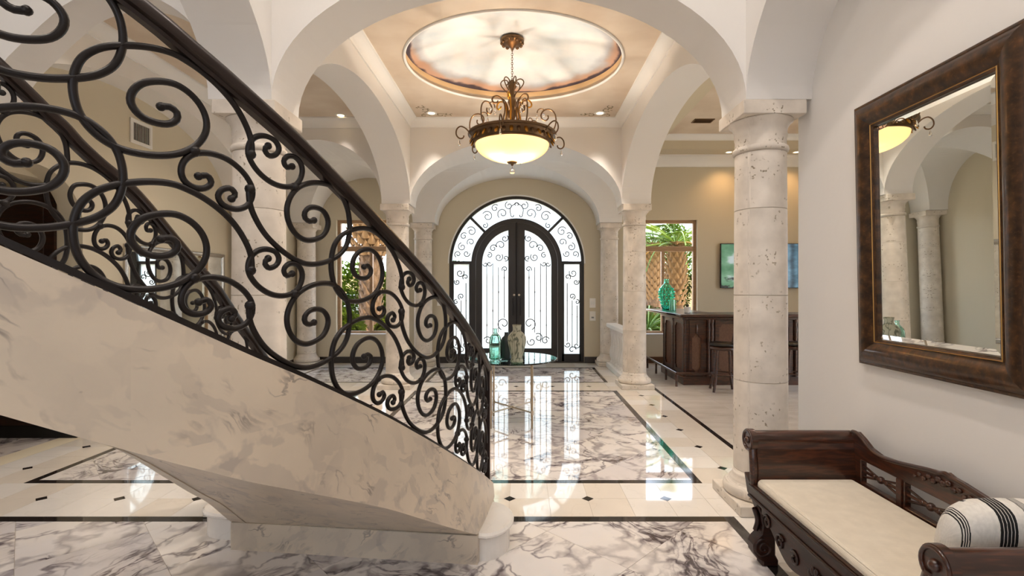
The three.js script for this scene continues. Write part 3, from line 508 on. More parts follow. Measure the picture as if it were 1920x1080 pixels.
{
  const { x: cx, y: cy, r: R } = DOOR, t = thing('door_1', 'arched black iron double entrance door with frosted glass and scroll grilles', 'door', [cx, 0, -FRONT - 0.12]);
  t.userData.kind = 'structure';
  const iron = M.doorIron, A = (r, a0, a1, n = 40) => arcPts(0, cy, r, r, a0, a1, n), bar = 0.085;
  const grille = (pts, parent, r = 0.0095) => mesh('grille_scroll', tube(pts.map(([x, y]) => V3(x, y, 0.045)), r, pts.length * 2, 5), iron, parent);
  const pane = (pts, parent) => mesh('glass', new THREE.ShapeGeometry(shape(pts)).translate(0, 0, 0.01), M.frosted, parent);
  // outer frame
  mesh('frame', extrude([[-R, 0], [-R, cy], ...A(R, PI, 0, 60), [R, 0]], 0.12, [[[-R + 0.055, 0.001], ...A(R - 0.05, PI, 0, 60), [R - 0.055, 0.001]]], 0.004).translate(0, 0, -0.06), iron, t);
  mesh('surround', extrude([[-0.915, 0], [-0.915, cy], ...A(0.915, PI, 0, 48), [0.915, 0]], 0.12, [[[-0.83, 0.001], ...A(0.83, PI, 0, 48), [0.83, 0.001]]], 0.004).translate(0, 0, -0.06), iron, t);
  for (const s of [-1, 1]) {
    mesh('crossbar', box(0.42, 0.06, 0.1, s * 1.1, cy + 0.02, 0), iron, t);
    mesh('mullion', box(0.42, 0.05, 0.09).rotateZ(s > 0 ? PI / 4 : 3 * PI / 4).translate(s * 1.12 * Math.SQRT1_2, cy + 1.12 * Math.SQRT1_2, 0), iron, t);
    const side = new THREE.Group(); side.name = 'sidelight'; t.add(side);
    const X = (a) => s * a;
    mesh('bottom_panel', box(0.39, 0.17, 0.1, X(1.105), 0.085, 0), iron, side); mesh('stile', box(0.045, cy, 0.1, X(0.935), cy / 2, 0), iron, side); mesh('stile', box(0.05, cy, 0.1, X(1.295), cy / 2, 0), iron, side);
    pane([[X(0.95), 0.15], [X(1.28), 0.15], [X(1.28), cy], [X(0.95), cy]], side);
    for (const [x, y0, y1] of [[1.02, 0.42, 1.6], [1.12, 0.3, 1.25], [1.22, 0.38, 1.15]]) { mesh('grille_bar', rod([X(x), y0, 0.045], [X(x), y1, 0.045], 0.009, 6), iron, side); mesh('grille_knuckle', ball(0.012, X(x), (y0 * 0.3 + y1 * 0.7), 0.045, 8).scale(1, 1, 1), iron, side); }
    for (const [x, y, r, a, k] of [[1.14, 1.8, 0.085, 2.6, 1.3], [1.2, 1.62, 0.06, 0.6, -1.3], [1.03, 1.72, 0.06, -0.8, 1.1], [1.12, 1.33, 0.065, -1.2, 1.3], [1.22, 1.22, 0.05, 1.8, -1.1], [1.12, 0.25, 0.08, 0.1, 0.9], [1.03, 0.36, 0.06, 3.4, 1.1], [1.21, 0.34, 0.06, 0, -1.1]]) grille(spiral2(X(x), y, r, s > 0 ? a : PI - a, s * k), side);
    // door leaf
    const leaf = new THREE.Group(); leaf.name = 'door_leaf'; t.add(leaf);
    const x0 = 0.012, g0 = 0.165, gr = 0.7;
    const outer = [[X(x0), 0.02], [X(0.825), 0.02], ...arcPts(0, cy, 0.825, 0.825, 0, Math.acos(x0 / 0.825), 24).map(([a, b]) => [X(a), b])];
    const hole = [[X(g0), 0.28], [X(gr), 0.28], ...arcPts(0, cy, gr, gr, 0, Math.acos(g0 / gr), 24).map(([a, b]) => [X(a), b])];
    mesh('leaf_frame', extrude(outer, 0.07, [hole], 0.004).translate(0, 0, -0.035), iron, leaf);
    pane(hole, leaf);
    for (const [x, y0, y1, k] of [[0.25, 0.9, 1.85, 0.85], [0.365, 0.6, 1.92, 0.62], [0.48, 0.4, 2.0, 0.4], [0.6, 0.45, 1.95, 0.2]]) { mesh('grille_bar', rod([X(x), y0, 0.045], [X(x), y1, 0.045], 0.009, 6), iron, leaf); mesh('grille_knuckle', lathe([[0, -0.035], [0.009, -0.025], [0.013, 0], [0.009, 0.025], [0, 0.035]], 8).translate(X(x), y0 + (y1 - y0) * k, 0.045), iron, leaf); }
    for (const [x, y, r, a, k] of [[0.36, 2.12, 0.085, 2.4, 1.35], [0.22, 2.1, 0.06, -1.2, -1.2], [0.32, 2.36, 0.1, -0.4, 1.1], [0.47, 2.3, 0.08, 2.8, -1.2], [0.24, 2.5, 0.075, 2.2, 1.2], [0.55, 2.16, 0.06, 1.2, 1.2], [0.24, 1.88, 0.06, -0.6, 1.2], [0.55, 1.99, 0.055, 3.3, 1], [0.63, 1.98, 0.05, 0, -1],
      [0.26, 0.78, 0.13, -1.2, 1.15], [0.44, 0.5, 0.09, 2.2, -1.2], [0.58, 0.44, 0.085, 0.4, 1.2], [0.3, 0.42, 0.09, 2.9, 1.1]]) grille(spiral2(X(x), y, r, s > 0 ? a : PI - a, s * k), leaf, 0.01);
    mesh('door_pull', join(rod([X(0.075), 0.95, 0.075], [X(0.075), 1.3, 0.075], 0.012), rod([X(0.075), 0.98, 0.02], [X(0.075), 0.98, 0.08], 0.008), rod([X(0.075), 1.27, 0.02], [X(0.075), 1.27, 0.08], 0.008)), M.iron, leaf);
    mesh('lock_rose', cyl(0.022, 0.022, 0.014, 0, 0, 0, 14).rotateX(PI / 2).translate(X(0.05), 1.36, 0.042), M.nickel, leaf);
  }
  mesh('astragal', rbox(0.03, 2.8, 0.09, 0, 1.42, 0.01, 0.006, 1), M.iron, t);
  // fanlight: three lights of glass with scrolls
  const fan = (a0, a1) => { const f = new THREE.Group(); f.name = 'fanlight'; t.add(f); pane([...A(R - 0.05, a0, a1, 24), ...A(0.9, a1, a0, 24)], f); return f; };
  const P = (r, a) => [r * Math.cos(a), cy + r * Math.sin(a)];
  for (const [a0, a1] of [[0.05, PI / 4], [PI / 4, 3 * PI / 4], [3 * PI / 4, PI - 0.05]]) {
    const f = fan(a0, a1), wide = a1 - a0 > 1;
    const list = wide ? [[1.12, 1.02, 0.11, 0.5, 1.3], [1.2, 1.2, 0.08, 2.4, -1.2], [1.05, 1.3, 0.11, -0.9, 1.2], [1.18, 1.44, 0.085, 1.2, -1.2], [1.0, 0.88, 0.06, 2, 1.1]] : [[1.12, 0.62, 0.1, 0.6, 1.3], [1.2, 0.48, 0.075, 2.4, -1.2], [1.02, 0.44, 0.08, -0.6, 1.2], [1.15, 0.3, 0.085, 1.4, -1.3], [1.03, 0.2, 0.07, 3.0, 1.2], [1.2, 0.16, 0.07, -1.0, 1.2]];
    for (const [r, a, q, b, k] of list) {
      const right = a1 <= PI / 2 + 1e-6;
      if (wide || right) { const [x, y] = P(r, a); grille(spiral2(x, y, q, b, k), f); }
      if (wide || !right) { const [x, y] = P(r, PI - a); grille(spiral2(x, y, q, PI - b, -k), f); }
    }
    if (wide) { grille(cScroll(-0.12, cy + 0.98, -0.02, cy + 1.22, 0.06, 0.04, -1), f); grille(cScroll(0.12, cy + 0.98, 0.02, cy + 1.22, 0.06, 0.04, 1), f); }
  }
  mesh('threshold', rbox(2 * R, 0.02, 0.2, 0, 0.01, 0.02, 0.005, 1), M.darkBase, t);
  struct('trim_5', extrude([...arcPts(0, cy, R + 0.02, R + 0.02, 0, PI, 60), ...arcPts(0, cy, R - 0.001, R - 0.001, PI, 0, 60)], 0.012).translate(cx, 0, -FRONT - 0.002), M.trim, 'thin white bead round the door arch');
}
// ---------------------------------------------------------------- windows
function windowAt(n, x0, x1, y0, y1, z, label, fm, transom, mull) {
  const w = x1 - x0, h = y1 - y0, t = thing('window_' + n, label, 'window', [x0, y0, z]); t.userData.kind = 'structure';
  const b = 0.06, dp = 0.08;
  mesh('frame', meters(extrude([[0, 0], [w, 0], [w, h], [0, h]], dp, [rectHole(b, w - b, b, h - b)], 0.004)), fm, t);
  const bars = [];
  if (transom) { mesh('transom', meters(rbox(w - 2 * b, 0.1, dp, w / 2, transom - y0, dp / 2, 0.006, 1)), fm, t); }
  for (const m of mull) mesh('mullion', meters(rbox(0.06, (transom ? transom - y0 - 0.05 : h) - b, dp, m, ((transom ? transom - y0 - 0.05 : h) + b) / 2, dp / 2, 0.006, 1)), fm, t);
  const cell = (a, c, lo, hi) => mesh('pane', new THREE.PlaneGeometry(c - a, hi - lo).translate((a + c) / 2, (lo + hi) / 2, dp / 2), M.pane, t);
  const xs = [b, ...mull, w - b], top = transom ? transom - y0 : h - b;
  for (let i = 0; i + 1 < xs.length; i++) cell(xs[i], xs[i + 1], b, top);
  if (transom) cell(b, w - b, top, h - b);
  return t;
}
windowAt(1, WIN[0][0], WIN[0][1], ...WY, -FRONT - 0.16, 'wood framed window behind the stair railing, looking out on a palm trunk', M.frameWood, 2.29, [0.672]);
windowAt(2, WIN[1][0], WIN[1][1], ...WY, -FRONT - 0.16, 'wood framed window beside the bar, looking out on two palms', M.frameWood, 2.29, [0.672]);
BACKWIN.forEach(([a, b], i) => windowAt(3 + i, a, b, 1.9, 4.7, 5.28, ['tall white rear window nearest the stair wall', 'tall white rear window in the middle', 'tall white rear window nearest the mirror wall'][i], M.trim, 3.7, [(b - a) / 2]));
BARWIN.forEach(([a, b], i) => { const w = windowAt(6 + i, 0, b - a, 0.1, 3.0, 0, i ? 'glazed terrace door of the bar room nearest the front wall' : 'glazed terrace door of the bar room nearest the hall', M.trim, 2.4, [(b - a) / 2]); w.position.set(6.56, 0.1, -a); w.rotation.y = PI / 2; });
WIN.forEach(([a, b], i) => struct('trim_' + (6 + i), meters(rbox(b - a + 0.04, 0.025, 0.12, (a + b) / 2, WY[0] + 0.005, -FRONT - 0.03, 0.006, 1)), M.trim, i ? 'white sill of the bar window' : 'white sill of the window behind the railing'));

// ---------------------------------------------------------------- chandelier
{
  const t = thing('chandelier', 'bronze scroll chandelier with amber glass bowl hanging under the painted dome', 'chandelier', [AX - 0.02, 0, -5.55]);
  const K = 0.77, br = M.antique, go = M.antiqueGold, seg = 48;
  mesh('ceiling_canopy', join(lathe([[0, 4.275], [0.12, 4.275], [0.135, 4.255], [0.13, 4.23], [0.1, 4.215], [0.05, 4.205], [0.02, 4.17], [0, 4.165]], 32), Array.from({ length: 12 }, (_, i) => ball(0.022, 0.112 * Math.cos(i * PI / 6), 4.222, 0.112 * Math.sin(i * PI / 6), 8))), br, t);
  for (let i = 0; i < 13; i++) mesh('chain_link', new THREE.TorusGeometry(0.012, 0.0032, 5, 12).scale(0.8, 1.35, 1).rotateY(i % 2 ? PI / 2 : 0).translate(0, 4.15 - i * 0.0255, 0), br, t);
  mesh('stem', lathe([[0, 3.99], [0.012, 3.985], [0.02, 3.96], [0.03, 3.94], [0.024, 3.91], [0.034, 3.88], [0.02, 3.84], [0.016, 3.74], [0.03, 3.70], [0.034, 3.66], [0.022, 3.6], [0.018, 3.56], [0.034, 3.52], [0.028, 3.46], [0.018, 3.4], [0.03, 3.32], [0.05, 3.26], [0, 3.25]].map(([a, b]) => [a * 1.45, 3.25 + (b - 3.25) * K]), 20), br, t);
  mesh('gold_ball', ball(0.04, 0, 3.44, 0, 14), go, t);
  const radial = (pts, a, r) => tube(pts.map(([q, y]) => V3(q * Math.cos(a), y, q * Math.sin(a))), r, pts.length * 3, 6);
  const crown = [[0.02, 3.7], [0.04, 3.78], [0.09, 3.85], [0.125, 3.91], [0.13, 3.95], [0.105, 3.985], [0.07, 3.985], [0.045, 3.96], [0.05, 3.925], [0.075, 3.915]].map(([a, b]) => [a, 3.25 + (b - 3.25) * K]);
  const inner = [[0.05, 3.24], [0.085, 3.32], [0.10, 3.42], [0.085, 3.52], [0.09, 3.62], [0.125, 3.695], [0.18, 3.725], [0.22, 3.7], [0.232, 3.655], [0.21, 3.62], [0.175, 3.63], [0.165, 3.655]].map(([a, b]) => [a, 3.25 + (b - 3.25) * K]);
  const ringUp = [[0.44, 3.2], [0.475, 3.26], [0.49, 3.34], [0.47, 3.42], [0.42, 3.46], [0.36, 3.455], [0.325, 3.41], [0.335, 3.36], [0.375, 3.34], [0.405, 3.365], [0.4, 3.395]];
  const hook = [[0.47, 3.16], [0.53, 3.22], [0.585, 3.235], [0.625, 3.2], [0.63, 3.14], [0.595, 3.105], [0.555, 3.115], [0.548, 3.14]];
  for (let i = 0; i < 6; i++) {
    const a = i * PI / 3 + 0.18, b = a + PI / 6, c = Math.cos(a), s = Math.sin(a);
    if (i % 1 === 0) mesh('crown_scroll', radial(crown, a, 0.0065), br, t);
    mesh('inner_scroll', join(radial(inner, b, 0.0095), radial(inner.slice(0, 7).map(([q, y]) => [q * 0.75 - 0.008, y - 0.02]), b, 0.007)), i % 2 ? go : br, t);
    mesh('ring_scroll', join(radial(ringUp, a, 0.008), radial([[0.36, 3.455], [0.33, 3.475], [0.29, 3.46], [0.28, 3.43]], a, 0.006)), br, t);
    const h = mesh('outer_scroll', radial(hook, b, 0.008), br, t);
    const drop = (q, y, ang, l) => lathe([[0, 0], [0.006, -0.01], [0.012, -l * 0.6], [0.014, -l * 0.75], [0.008, -l * 0.95], [0, -l]], 8).translate(q * Math.cos(ang), y, q * Math.sin(ang));
    mesh('crystal_drop', drop(0.6, 3.09, b, 0.07), M.crystal, t); mesh('crystal_drop', drop(0.28, 3.42, a, 0.07), M.crystal, t);
    mesh('crystal_ball', ball(0.02, 0.35 * c, 3.4, 0.35 * s, 10), M.crystal, t);
    mesh('support_rod', rod([0.04 * c, 3.3, 0.04 * s], [0.44 * c, 3.19, 0.44 * s], 0.006, 6), br, t);
  }
  const ringG = [lathe([[0.405, 3.095], [0.418, 3.085], [0.428, 3.09], [0.43, 3.1], [0.42, 3.108]], seg), lathe([[0.455, 3.19], [0.478, 3.185], [0.492, 3.195], [0.49, 3.21], [0.47, 3.216], [0.455, 3.205]], seg), lathe([[0.415, 3.1], [0.425, 3.13], [0.44, 3.16], [0.462, 3.19]], seg)];
  const ringM = mesh('ring', join(ringG), br, t);
  for (let i = 0; i < 36; i++) { const a = i * PI / 18, g = ball(0.03, 0, 0, 0, 8).scale(0.75, 1.5, 0.35).rotateX(-0.5); mesh('acanthus_leaf', g.translate(0, 3.14, 0.452).rotateY(a), i % 2 ? br : go, ringM); }
  const amber = mat({ color: 0xf0cc94, roughness: 0.85, transmission: 0.3, thickness: 0, emissive: 0xffb764, emissiveIntensity: 0.06 });
  const bowl = []; for (let i = 0; i <= 20; i++) { const u = i / 20; bowl.push([0.41 * Math.sin(u * PI / 2), 3.095 - 0.19 * Math.cos(u * PI / 2)]); }
  mesh('glass_bowl_lamp', lathe(bowl, 56), amber, t);
  mesh('finial', join(lathe([[0, 2.905], [0.04, 2.908], [0.06, 2.9], [0.05, 2.888], [0.02, 2.88], [0.01, 2.86], [0, 2.858]], 20), rod([0, 2.86, 0], [0, 2.825, 0], 0.003, 6)), br, t);
  mesh('finial_crystal', ball(0.032, 0, 2.8, 0, 14), M.crystal, t);
  for (let i = 0; i < 3; i++) {
    const a = i * 2.094 + 0.5, q = 0.13, b = mesh('light_bulb', ball(0.03, q * Math.cos(a), 2.99, q * Math.sin(a), 12), mat({ color: 0xffe0b0, emissive: 0xffc880, emissiveIntensity: 8 }), t);
    const l = new THREE.PointLight(0xffeed8, LAMP.chandelier); l.position.set(q * Math.cos(a), 2.99, q * Math.sin(a)); l.shadow.radius = 1.4; l.castShadow = true; t.add(l);
  }
}
// ---------------------------------------------------------------- recessed downlights
function downlight(x, d, y, power, label, color = 0xfff1e2, angle = 1.05) {
  const t = thing('recessed_downlight', label, 'light', [x, y, -d], 0, 'recessed ceiling downlights');
  mesh('trim_ring', lathe([[0.05, 0.0], [0.052, -0.004], [0.075, -0.006], [0.08, -0.002], [0.08, 0.002], [0.05, 0.004]], 28), M.trim, t);
  mesh('lamp_lens', new THREE.CircleGeometry(0.05, 24).rotateX(PI / 2).translate(0, -0.002, 0), M.lampOn, t);
  const l = new THREE.SpotLight(color, power, 0, angle, 1); l.position.set(0, -0.03, 0); l.target.position.set(0, -3, 0); l.shadow.radius = 2.5; l.castShadow = true; t.add(l, l.target);
}
downlight(1.12, 7.13, CEIL, LAMP.bay, 'glowing downlight by the right vine ornament in front of the dome', undefined, 0.5);
downlight(-1.29, 7.13, CEIL, LAMP.bay, 'downlight by the left vine ornament in front of the dome', undefined, 0.5);
downlight(1.12, 4.0, CEIL, LAMP.bay, 'downlight at the near right corner of the domed ceiling', undefined, 0.5);
downlight(-1.29, 4.0, CEIL, LAMP.bay, 'downlight at the near left corner of the domed ceiling', undefined, 0.5);
downlight(-3.8, 4.42, CEIL, LAMP.gallery, 'glowing downlight seen through the top left railing scroll', undefined, 0.5);
downlight(-2.62, 7.22, CEIL, LAMP.gallery, 'glowing downlight at the far end of the gallery ceiling', undefined, 0.5);
downlight(-3.06, 5.7, CEIL, LAMP.gallery, 'downlight in the middle of the gallery ceiling');
downlight(4.0, 9.62, 4.12, LAMP.bar, 'downlight washing the wall above the television', 0xffc98a);
downlight(5.3, 9.62, 4.12, LAMP.bar, 'downlight washing the wall right of the television', 0xffc98a);
downlight(3.1, 7.0, 4.38, LAMP.bar, 'downlight in the tray ceiling over the bar');
downlight(4.8, 6.0, 4.38, LAMP.bar, 'downlight in the tray ceiling deep in the bar room');
downlight(3.2, 5.0, 4.38, LAMP.bar, 'downlight in the tray ceiling nearest the hall');
for (const [x, d, w] of [[0.6, 2.2, 'over the bench'], [-0.9, 2.2, 'over the foot of the stairs'], [0.6, 0.4, 'above the camera, right'], [-0.9, 0.4, 'above the camera, left'], [-3.4, 1.6, 'over the upper flight'], [-3.4, -1.5, 'at the back of the stair hall']]) downlight(x, d, 5.3, LAMP.hall, 'hall ceiling downlight ' + w, 0xfff4ea, 1.2);

// ---------------------------------------------------------------- glass table with vases
{
  const t = thing('glass_table', 'round glass topped table with slender nickel legs in the middle of the hall', 'table', [AX - 0.02, 0, -5.58]);
  mesh('glass_top', lathe([[0, 0.705], [0.495, 0.705], [0.502, 0.709], [0.502, 0.716], [0.495, 0.72], [0, 0.72]], 72), M.tableGlass, t);
  for (const sx of [-1, 1]) for (const sz of [-1, 1]) { const x = sx * 0.22, z = sz * 0.26; mesh('leg', join(rod([x, 0, z], [x, 0.7, z], 0.011, 10), rbox(0.03, 0.05, 0.03, x, 0.168, z, 0.004, 1), cyl(0.02, 0.02, 0.012, x, 0.698, z, 14)), M.nickel, t); }
  for (const s of [-1, 1]) mesh('stretcher', rod([-0.22, 0.168, -0.26 * s], [0.22, 0.168, 0.26 * s], 0.0085, 8), M.nickel, t);
  mesh('stretcher_knob', ball(0.018, 0, 0.168, 0, 12), M.nickel, t);
  const v = thing('patterned_vase', 'grey green veined ceramic vase on the near edge of the glass table', 'vase', [-0.05, 0.72, -5.22]);
  mesh('body', lathe([[0, 0], [0.062, 0], [0.07, 0.015], [0.062, 0.04], [0.058, 0.06], [0.075, 0.12], [0.094, 0.2], [0.1, 0.245], [0.094, 0.28], [0.07, 0.315], [0.047, 0.335], [0.043, 0.35], [0.043, 0.375], [0.05, 0.4], [0.048, 0.404], [0.04, 0.39], [0.038, 0.35], [0, 0.34]].map(([a, b]) => [a * 0.98, b * 0.98]), 40), M.crackle, v);
  const g = thing('green_glass_bottle', 'pale teal glass bottle at the left on the glass table', 'bottle', [-0.285, 0.72, -5.42]);
  mesh('body', lathe([[0, 0.006], [0.062, 0.006], [0.068, 0.02], [0.068, 0.2], [0.058, 0.25], [0.03, 0.285], [0.02, 0.3], [0.02, 0.33], [0.026, 0.335], [0.026, 0.34], [0.017, 0.34], [0.016, 0.3], [0.05, 0.25], [0.062, 0.2], [0.062, 0.022], [0, 0.014]], 32), M.paleTeal, g);
  const k = thing('dark_bottle', 'dark slate bottle between the teal bottle and the veined vase', 'bottle', [-0.165, 0.72, -5.5]);
  mesh('body', lathe([[0, 0], [0.056, 0], [0.062, 0.012], [0.064, 0.19], [0.055, 0.23], [0.028, 0.255], [0.024, 0.285], [0.03, 0.292], [0.022, 0.292], [0, 0.28]], 28), M.slate, k);
}
// ---------------------------------------------------------------- balustrade
{
  const t = thing('balustrade', 'low white balustrade between the two far columns', 'balustrade', [1.71, 0, -8.66]);
  mesh('top_rail', rbox(0.2, 0.075, 1.66, 0, 0.8, 0, 0.015, 2), M.white, t); mesh('base_rail', rbox(0.2, 0.09, 1.66, 0, 0.045, 0, 0.008, 1), M.white, t);
  const b = lathe([[0.05, 0.09], [0.05, 0.12], [0.035, 0.135], [0.03, 0.16], [0.055, 0.24], [0.06, 0.29], [0.045, 0.37], [0.027, 0.46], [0.025, 0.55], [0.035, 0.62], [0.045, 0.66], [0.03, 0.69], [0.05, 0.71], [0.05, 0.765]], 16);
  for (let i = 0; i < 8; i++) mesh('baluster', b, M.white, t).position.z = -0.72 + i * 0.206;
}

// ---------------------------------------------------------------- bar counter, stools, things on it
{
  const t = thing('bar_counter', 'dark carved wooden bar with cane panels in the side room', 'bar', [2.5, 0, -7.7]);
  const w = (n, g, m = M.wood) => mesh(n, meters(g), m, t);   // local: x to the right, z = -(d - 7.7)
  w('base', join(span(0, 3.1, 0, 0.13, -0.6, 0), span(0, 0.62, 0, 0.13, -1.25, -0.55)));
  w('body', join(span(0.06, 3.1, 0.13, 1.05, -0.56, -0.05), span(0.06, 0.58, 0.13, 1.05, -1.22, -0.5)));
  w('countertop', join(rbox(3.2, 0.045, 0.75, 1.52, 1.075, -0.27, 0.014), rbox(0.72, 0.045, 2.0, 0.28, 1.075, -1.1, 0.014)));
  w('cornice', join(rbox(3.12, 0.05, 0.06, 1.55, 1.03, -0.03, 0.015), rbox(0.06, 0.05, 1.3, 0.03, 1.03, -0.62, 0.015)));
  const arched = (a, b, y0, y1, c = 0.05) => [[a, y0 + c], [a + c * 0.4, y0 + c], [a + c, y0], [b - c, y0], [b - c * 0.4, y0 + c], [b, y0 + c], [b, y1 - c], [b - c * 0.4, y1 - c], [b - c, y1], [a + c, y1], [a + c * 0.4, y1 - c], [a, y1 - c]];
  const face = (n, pts, dep, hole, left, m) => { const g = extrude(pts, dep, hole ? [hole] : []); if (left) g.rotateY(-PI / 2).translate(0.06, 0, 0); else g.translate(0, 0, -0.05); return w(n, g, m); };
  // panels on the side facing the hall: shape x = z
  for (const [a, b] of [[-1.16, -0.68], [-0.6, -0.12]]) { face('panel_frame', [[a, 0.15], [b, 0.15], [b, 1.0], [a, 1.0]], 0.025, arched(a + 0.06, b - 0.06, 0.2, 0.94), true); face('cane_panel', arched(a + 0.055, b - 0.055, 0.195, 0.945), 0.006, null, true, M.cane); }
  for (const [a, b, c] of [[0.1, 0.32, 0.04], [0.5, 1.05, 0.06], [1.15, 1.7, 0.06], [1.8, 2.35, 0.06], [2.45, 3.0, 0.06]]) { face('panel_frame', [[a, 0.15], [b, 0.15], [b, 1.0], [a, 1.0]], 0.025, arched(a + c, b - c, 0.2, a < 0.2 ? 0.78 : 0.94), false); face('cane_panel', arched(a + c - 0.005, b - c + 0.005, 0.195, a < 0.2 ? 0.785 : 0.945), 0.006, null, false, M.cane); }
  const post = lathe([[0.03, 0.13], [0.034, 0.16], [0.022, 0.18], [0.02, 0.72], [0.03, 0.74], [0.02, 0.76], [0.028, 0.86], [0.018, 0.93], [0.03, 0.98], [0.03, 1.02]], 12);
  for (const [x, z] of [[0.045, -1.2], [0.045, -0.64], [0.045, -0.07], [0.4, -0.03], [0.45, -0.03], [1.1, -0.03], [1.75, -0.03]]) w('pilaster', post.clone().translate(x, 0, z));
  w('carved_drop', lathe([[0, 0.78], [0.012, 0.8], [0.022, 0.86], [0.012, 0.92], [0, 0.95]], 8).translate(0.21, 0, -0.02));
  w('foot_rail', join(rod([-0.14, 0.2, -1.75], [-0.14, 0.2, 0.12], 0.02), rod([-0.14, 0.2, 0.12], [0.42, 0.2, 0.12], 0.02)), M.wood);
  for (const z of [-1.65, -1.05, -0.45, 0.1]) w('foot_rail_bracket', join(rod([-0.14, 0, z], [-0.14, 0.2, z], 0.018), rod([-0.14, 0.19, z], [0.03, 0.12, z], 0.012)));
  w('foot_rail_bracket', join(rod([0.42, 0, 0.12], [0.42, 0.2, 0.12], 0.018), rod([0.42, 0.19, 0.12], [0.42, 0.12, 0], 0.012)));
}
function stool(x, d, turn, label) {
  const t = thing('bar_stool', label, 'stool', [x, 0, -d], turn, 'wooden bar stools at the bar');
  const w = (n, g, m = M.wood) => mesh(n, meters(g), m, t);
  w('seat_cushion', lathe([[0, 0.66], [0.17, 0.66], [0.19, 0.675], [0.19, 0.695], [0.16, 0.715], [0, 0.722]], 28), M.leather);
  w('seat_ring', lathe([[0.12, 0.61], [0.18, 0.61], [0.19, 0.63], [0.185, 0.66], [0.12, 0.66]], 28));
  for (const a of [0.785, 2.356, 3.927, 5.498]) { const c = Math.cos(a), s = Math.sin(a); w('leg', tube([[0.14 * c, 0.63, 0.14 * s], [0.16 * c, 0.45, 0.16 * s], [0.17 * c, 0.25, 0.17 * s], [0.22 * c, 0.012, 0.22 * s]], 0.019, 14, 8)); }
  w('stretcher_ring', new THREE.TorusGeometry(0.168, 0.011, 8, 28).rotateX(PI / 2).translate(0, 0.26, 0));
  w('back_post', tube([[0.13, 0.62, 0.13], [0.17, 0.8, 0.14], [0.2, 1.02, 0.13]], 0.015, 10, 8)); w('back_post', tube([[0.13, 0.62, -0.13], [0.17, 0.8, -0.14], [0.2, 1.02, -0.13]], 0.015, 10, 8));
  w('backrest', surface(10, 6, (u, v) => [0.19 + 0.03 * Math.sin(PI * u) + v * 0.02, 0.79 + v * 0.2, (u - 0.5) * 0.27]), M.leather); w('backrest_shell', surface(10, 6, (u, v) => [0.204 + 0.03 * Math.sin(PI * u) + v * 0.02, 0.785 + v * 0.21, (u - 0.5) * 0.28]), M.wood);
}
stool(2.92, 7.22, -0.2, 'wooden bar stool with black seat just left of the near column');
stool(4.02, 7.26, -0.5, 'wooden bar stool seen in the gap right of the near column');
{
  const v = thing('teal_bubble_vase', 'tall teal glass vase with raised bubbles on the bar', 'vase', [2.6, 1.0975, -8.95]);
  const prof = [[0, 0.004], [0.07, 0.004], [0.08, 0.02], [0.09, 0.1], [0.13, 0.24], [0.14, 0.31], [0.125, 0.38], [0.075, 0.45], [0.045, 0.48], [0.042, 0.54], [0.05, 0.56], [0.04, 0.56], [0.034, 0.5], [0.065, 0.45], [0.115, 0.38], [0.13, 0.31], [0.12, 0.24], [0.08, 0.1], [0.07, 0.025], [0, 0.016]];
  mesh('body', lathe(prof, 32), M.tealGlass, v);
  const bump = new THREE.SphereGeometry(0.014, 8, 6);
  for (let r = 0; r < 7; r++) for (let i = 0; i < 12; i++) { const y = 0.08 + r * 0.052, rad = [0.088, 0.103, 0.12, 0.134, 0.139, 0.136, 0.118][r], a = (i + (r % 2) / 2) * PI / 6; const b = mesh('glass_bubble', bump, M.tealGlass, v); b.position.set(rad * Math.cos(a), y, rad * Math.sin(a)); }
  const j = thing('ribbed_glass_jar', 'small ribbed pale glass jar in front of the teal vase', 'jar', [2.63, 1.0975, -8.68]);
  const pts = []; for (let i = 0; i < 48; i++) { const a = i / 48 * 2 * PI, r = 0.052 + 0.003 * Math.cos(a * 24); pts.push([r * Math.cos(a), r * Math.sin(a)]); }
  mesh('body', extrude(pts, 0.2, [arcPts(0, 0, 0.044, 0.044, 0, -2 * PI, 24).slice(0, -1)]).rotateX(-PI / 2), M.paleTeal, j); mesh('base', cyl(0.05, 0.05, 0.012, 0, 0.006, 0, 24), M.paleTeal, j);
  const p = thing('potted_succulent', 'dark succulent in a small white pot on the bar corner', 'plant', [2.66, 1.0975, -8.0]);
  mesh('pot', lathe([[0, 0], [0.045, 0], [0.05, 0.01], [0.056, 0.1], [0.05, 0.1], [0.046, 0.08], [0, 0.08]], 24), M.porcelain, p); mesh('soil', cyl(0.047, 0.047, 0.01, 0, 0.084, 0, 18), M.dark, p);
  const lf = mat({ color: 0x2e3326, roughness: 0.6 });
  for (let i = 0; i < 9; i++) { const g = ball(0.03, 0, 0.035, 0, 8).scale(0.3, 1, 0.14).rotateX(0.25 + (i % 3) * 0.25).rotateY(i * 2.4); mesh('leaf', g.translate(0, 0.088, 0), lf, p); }
}
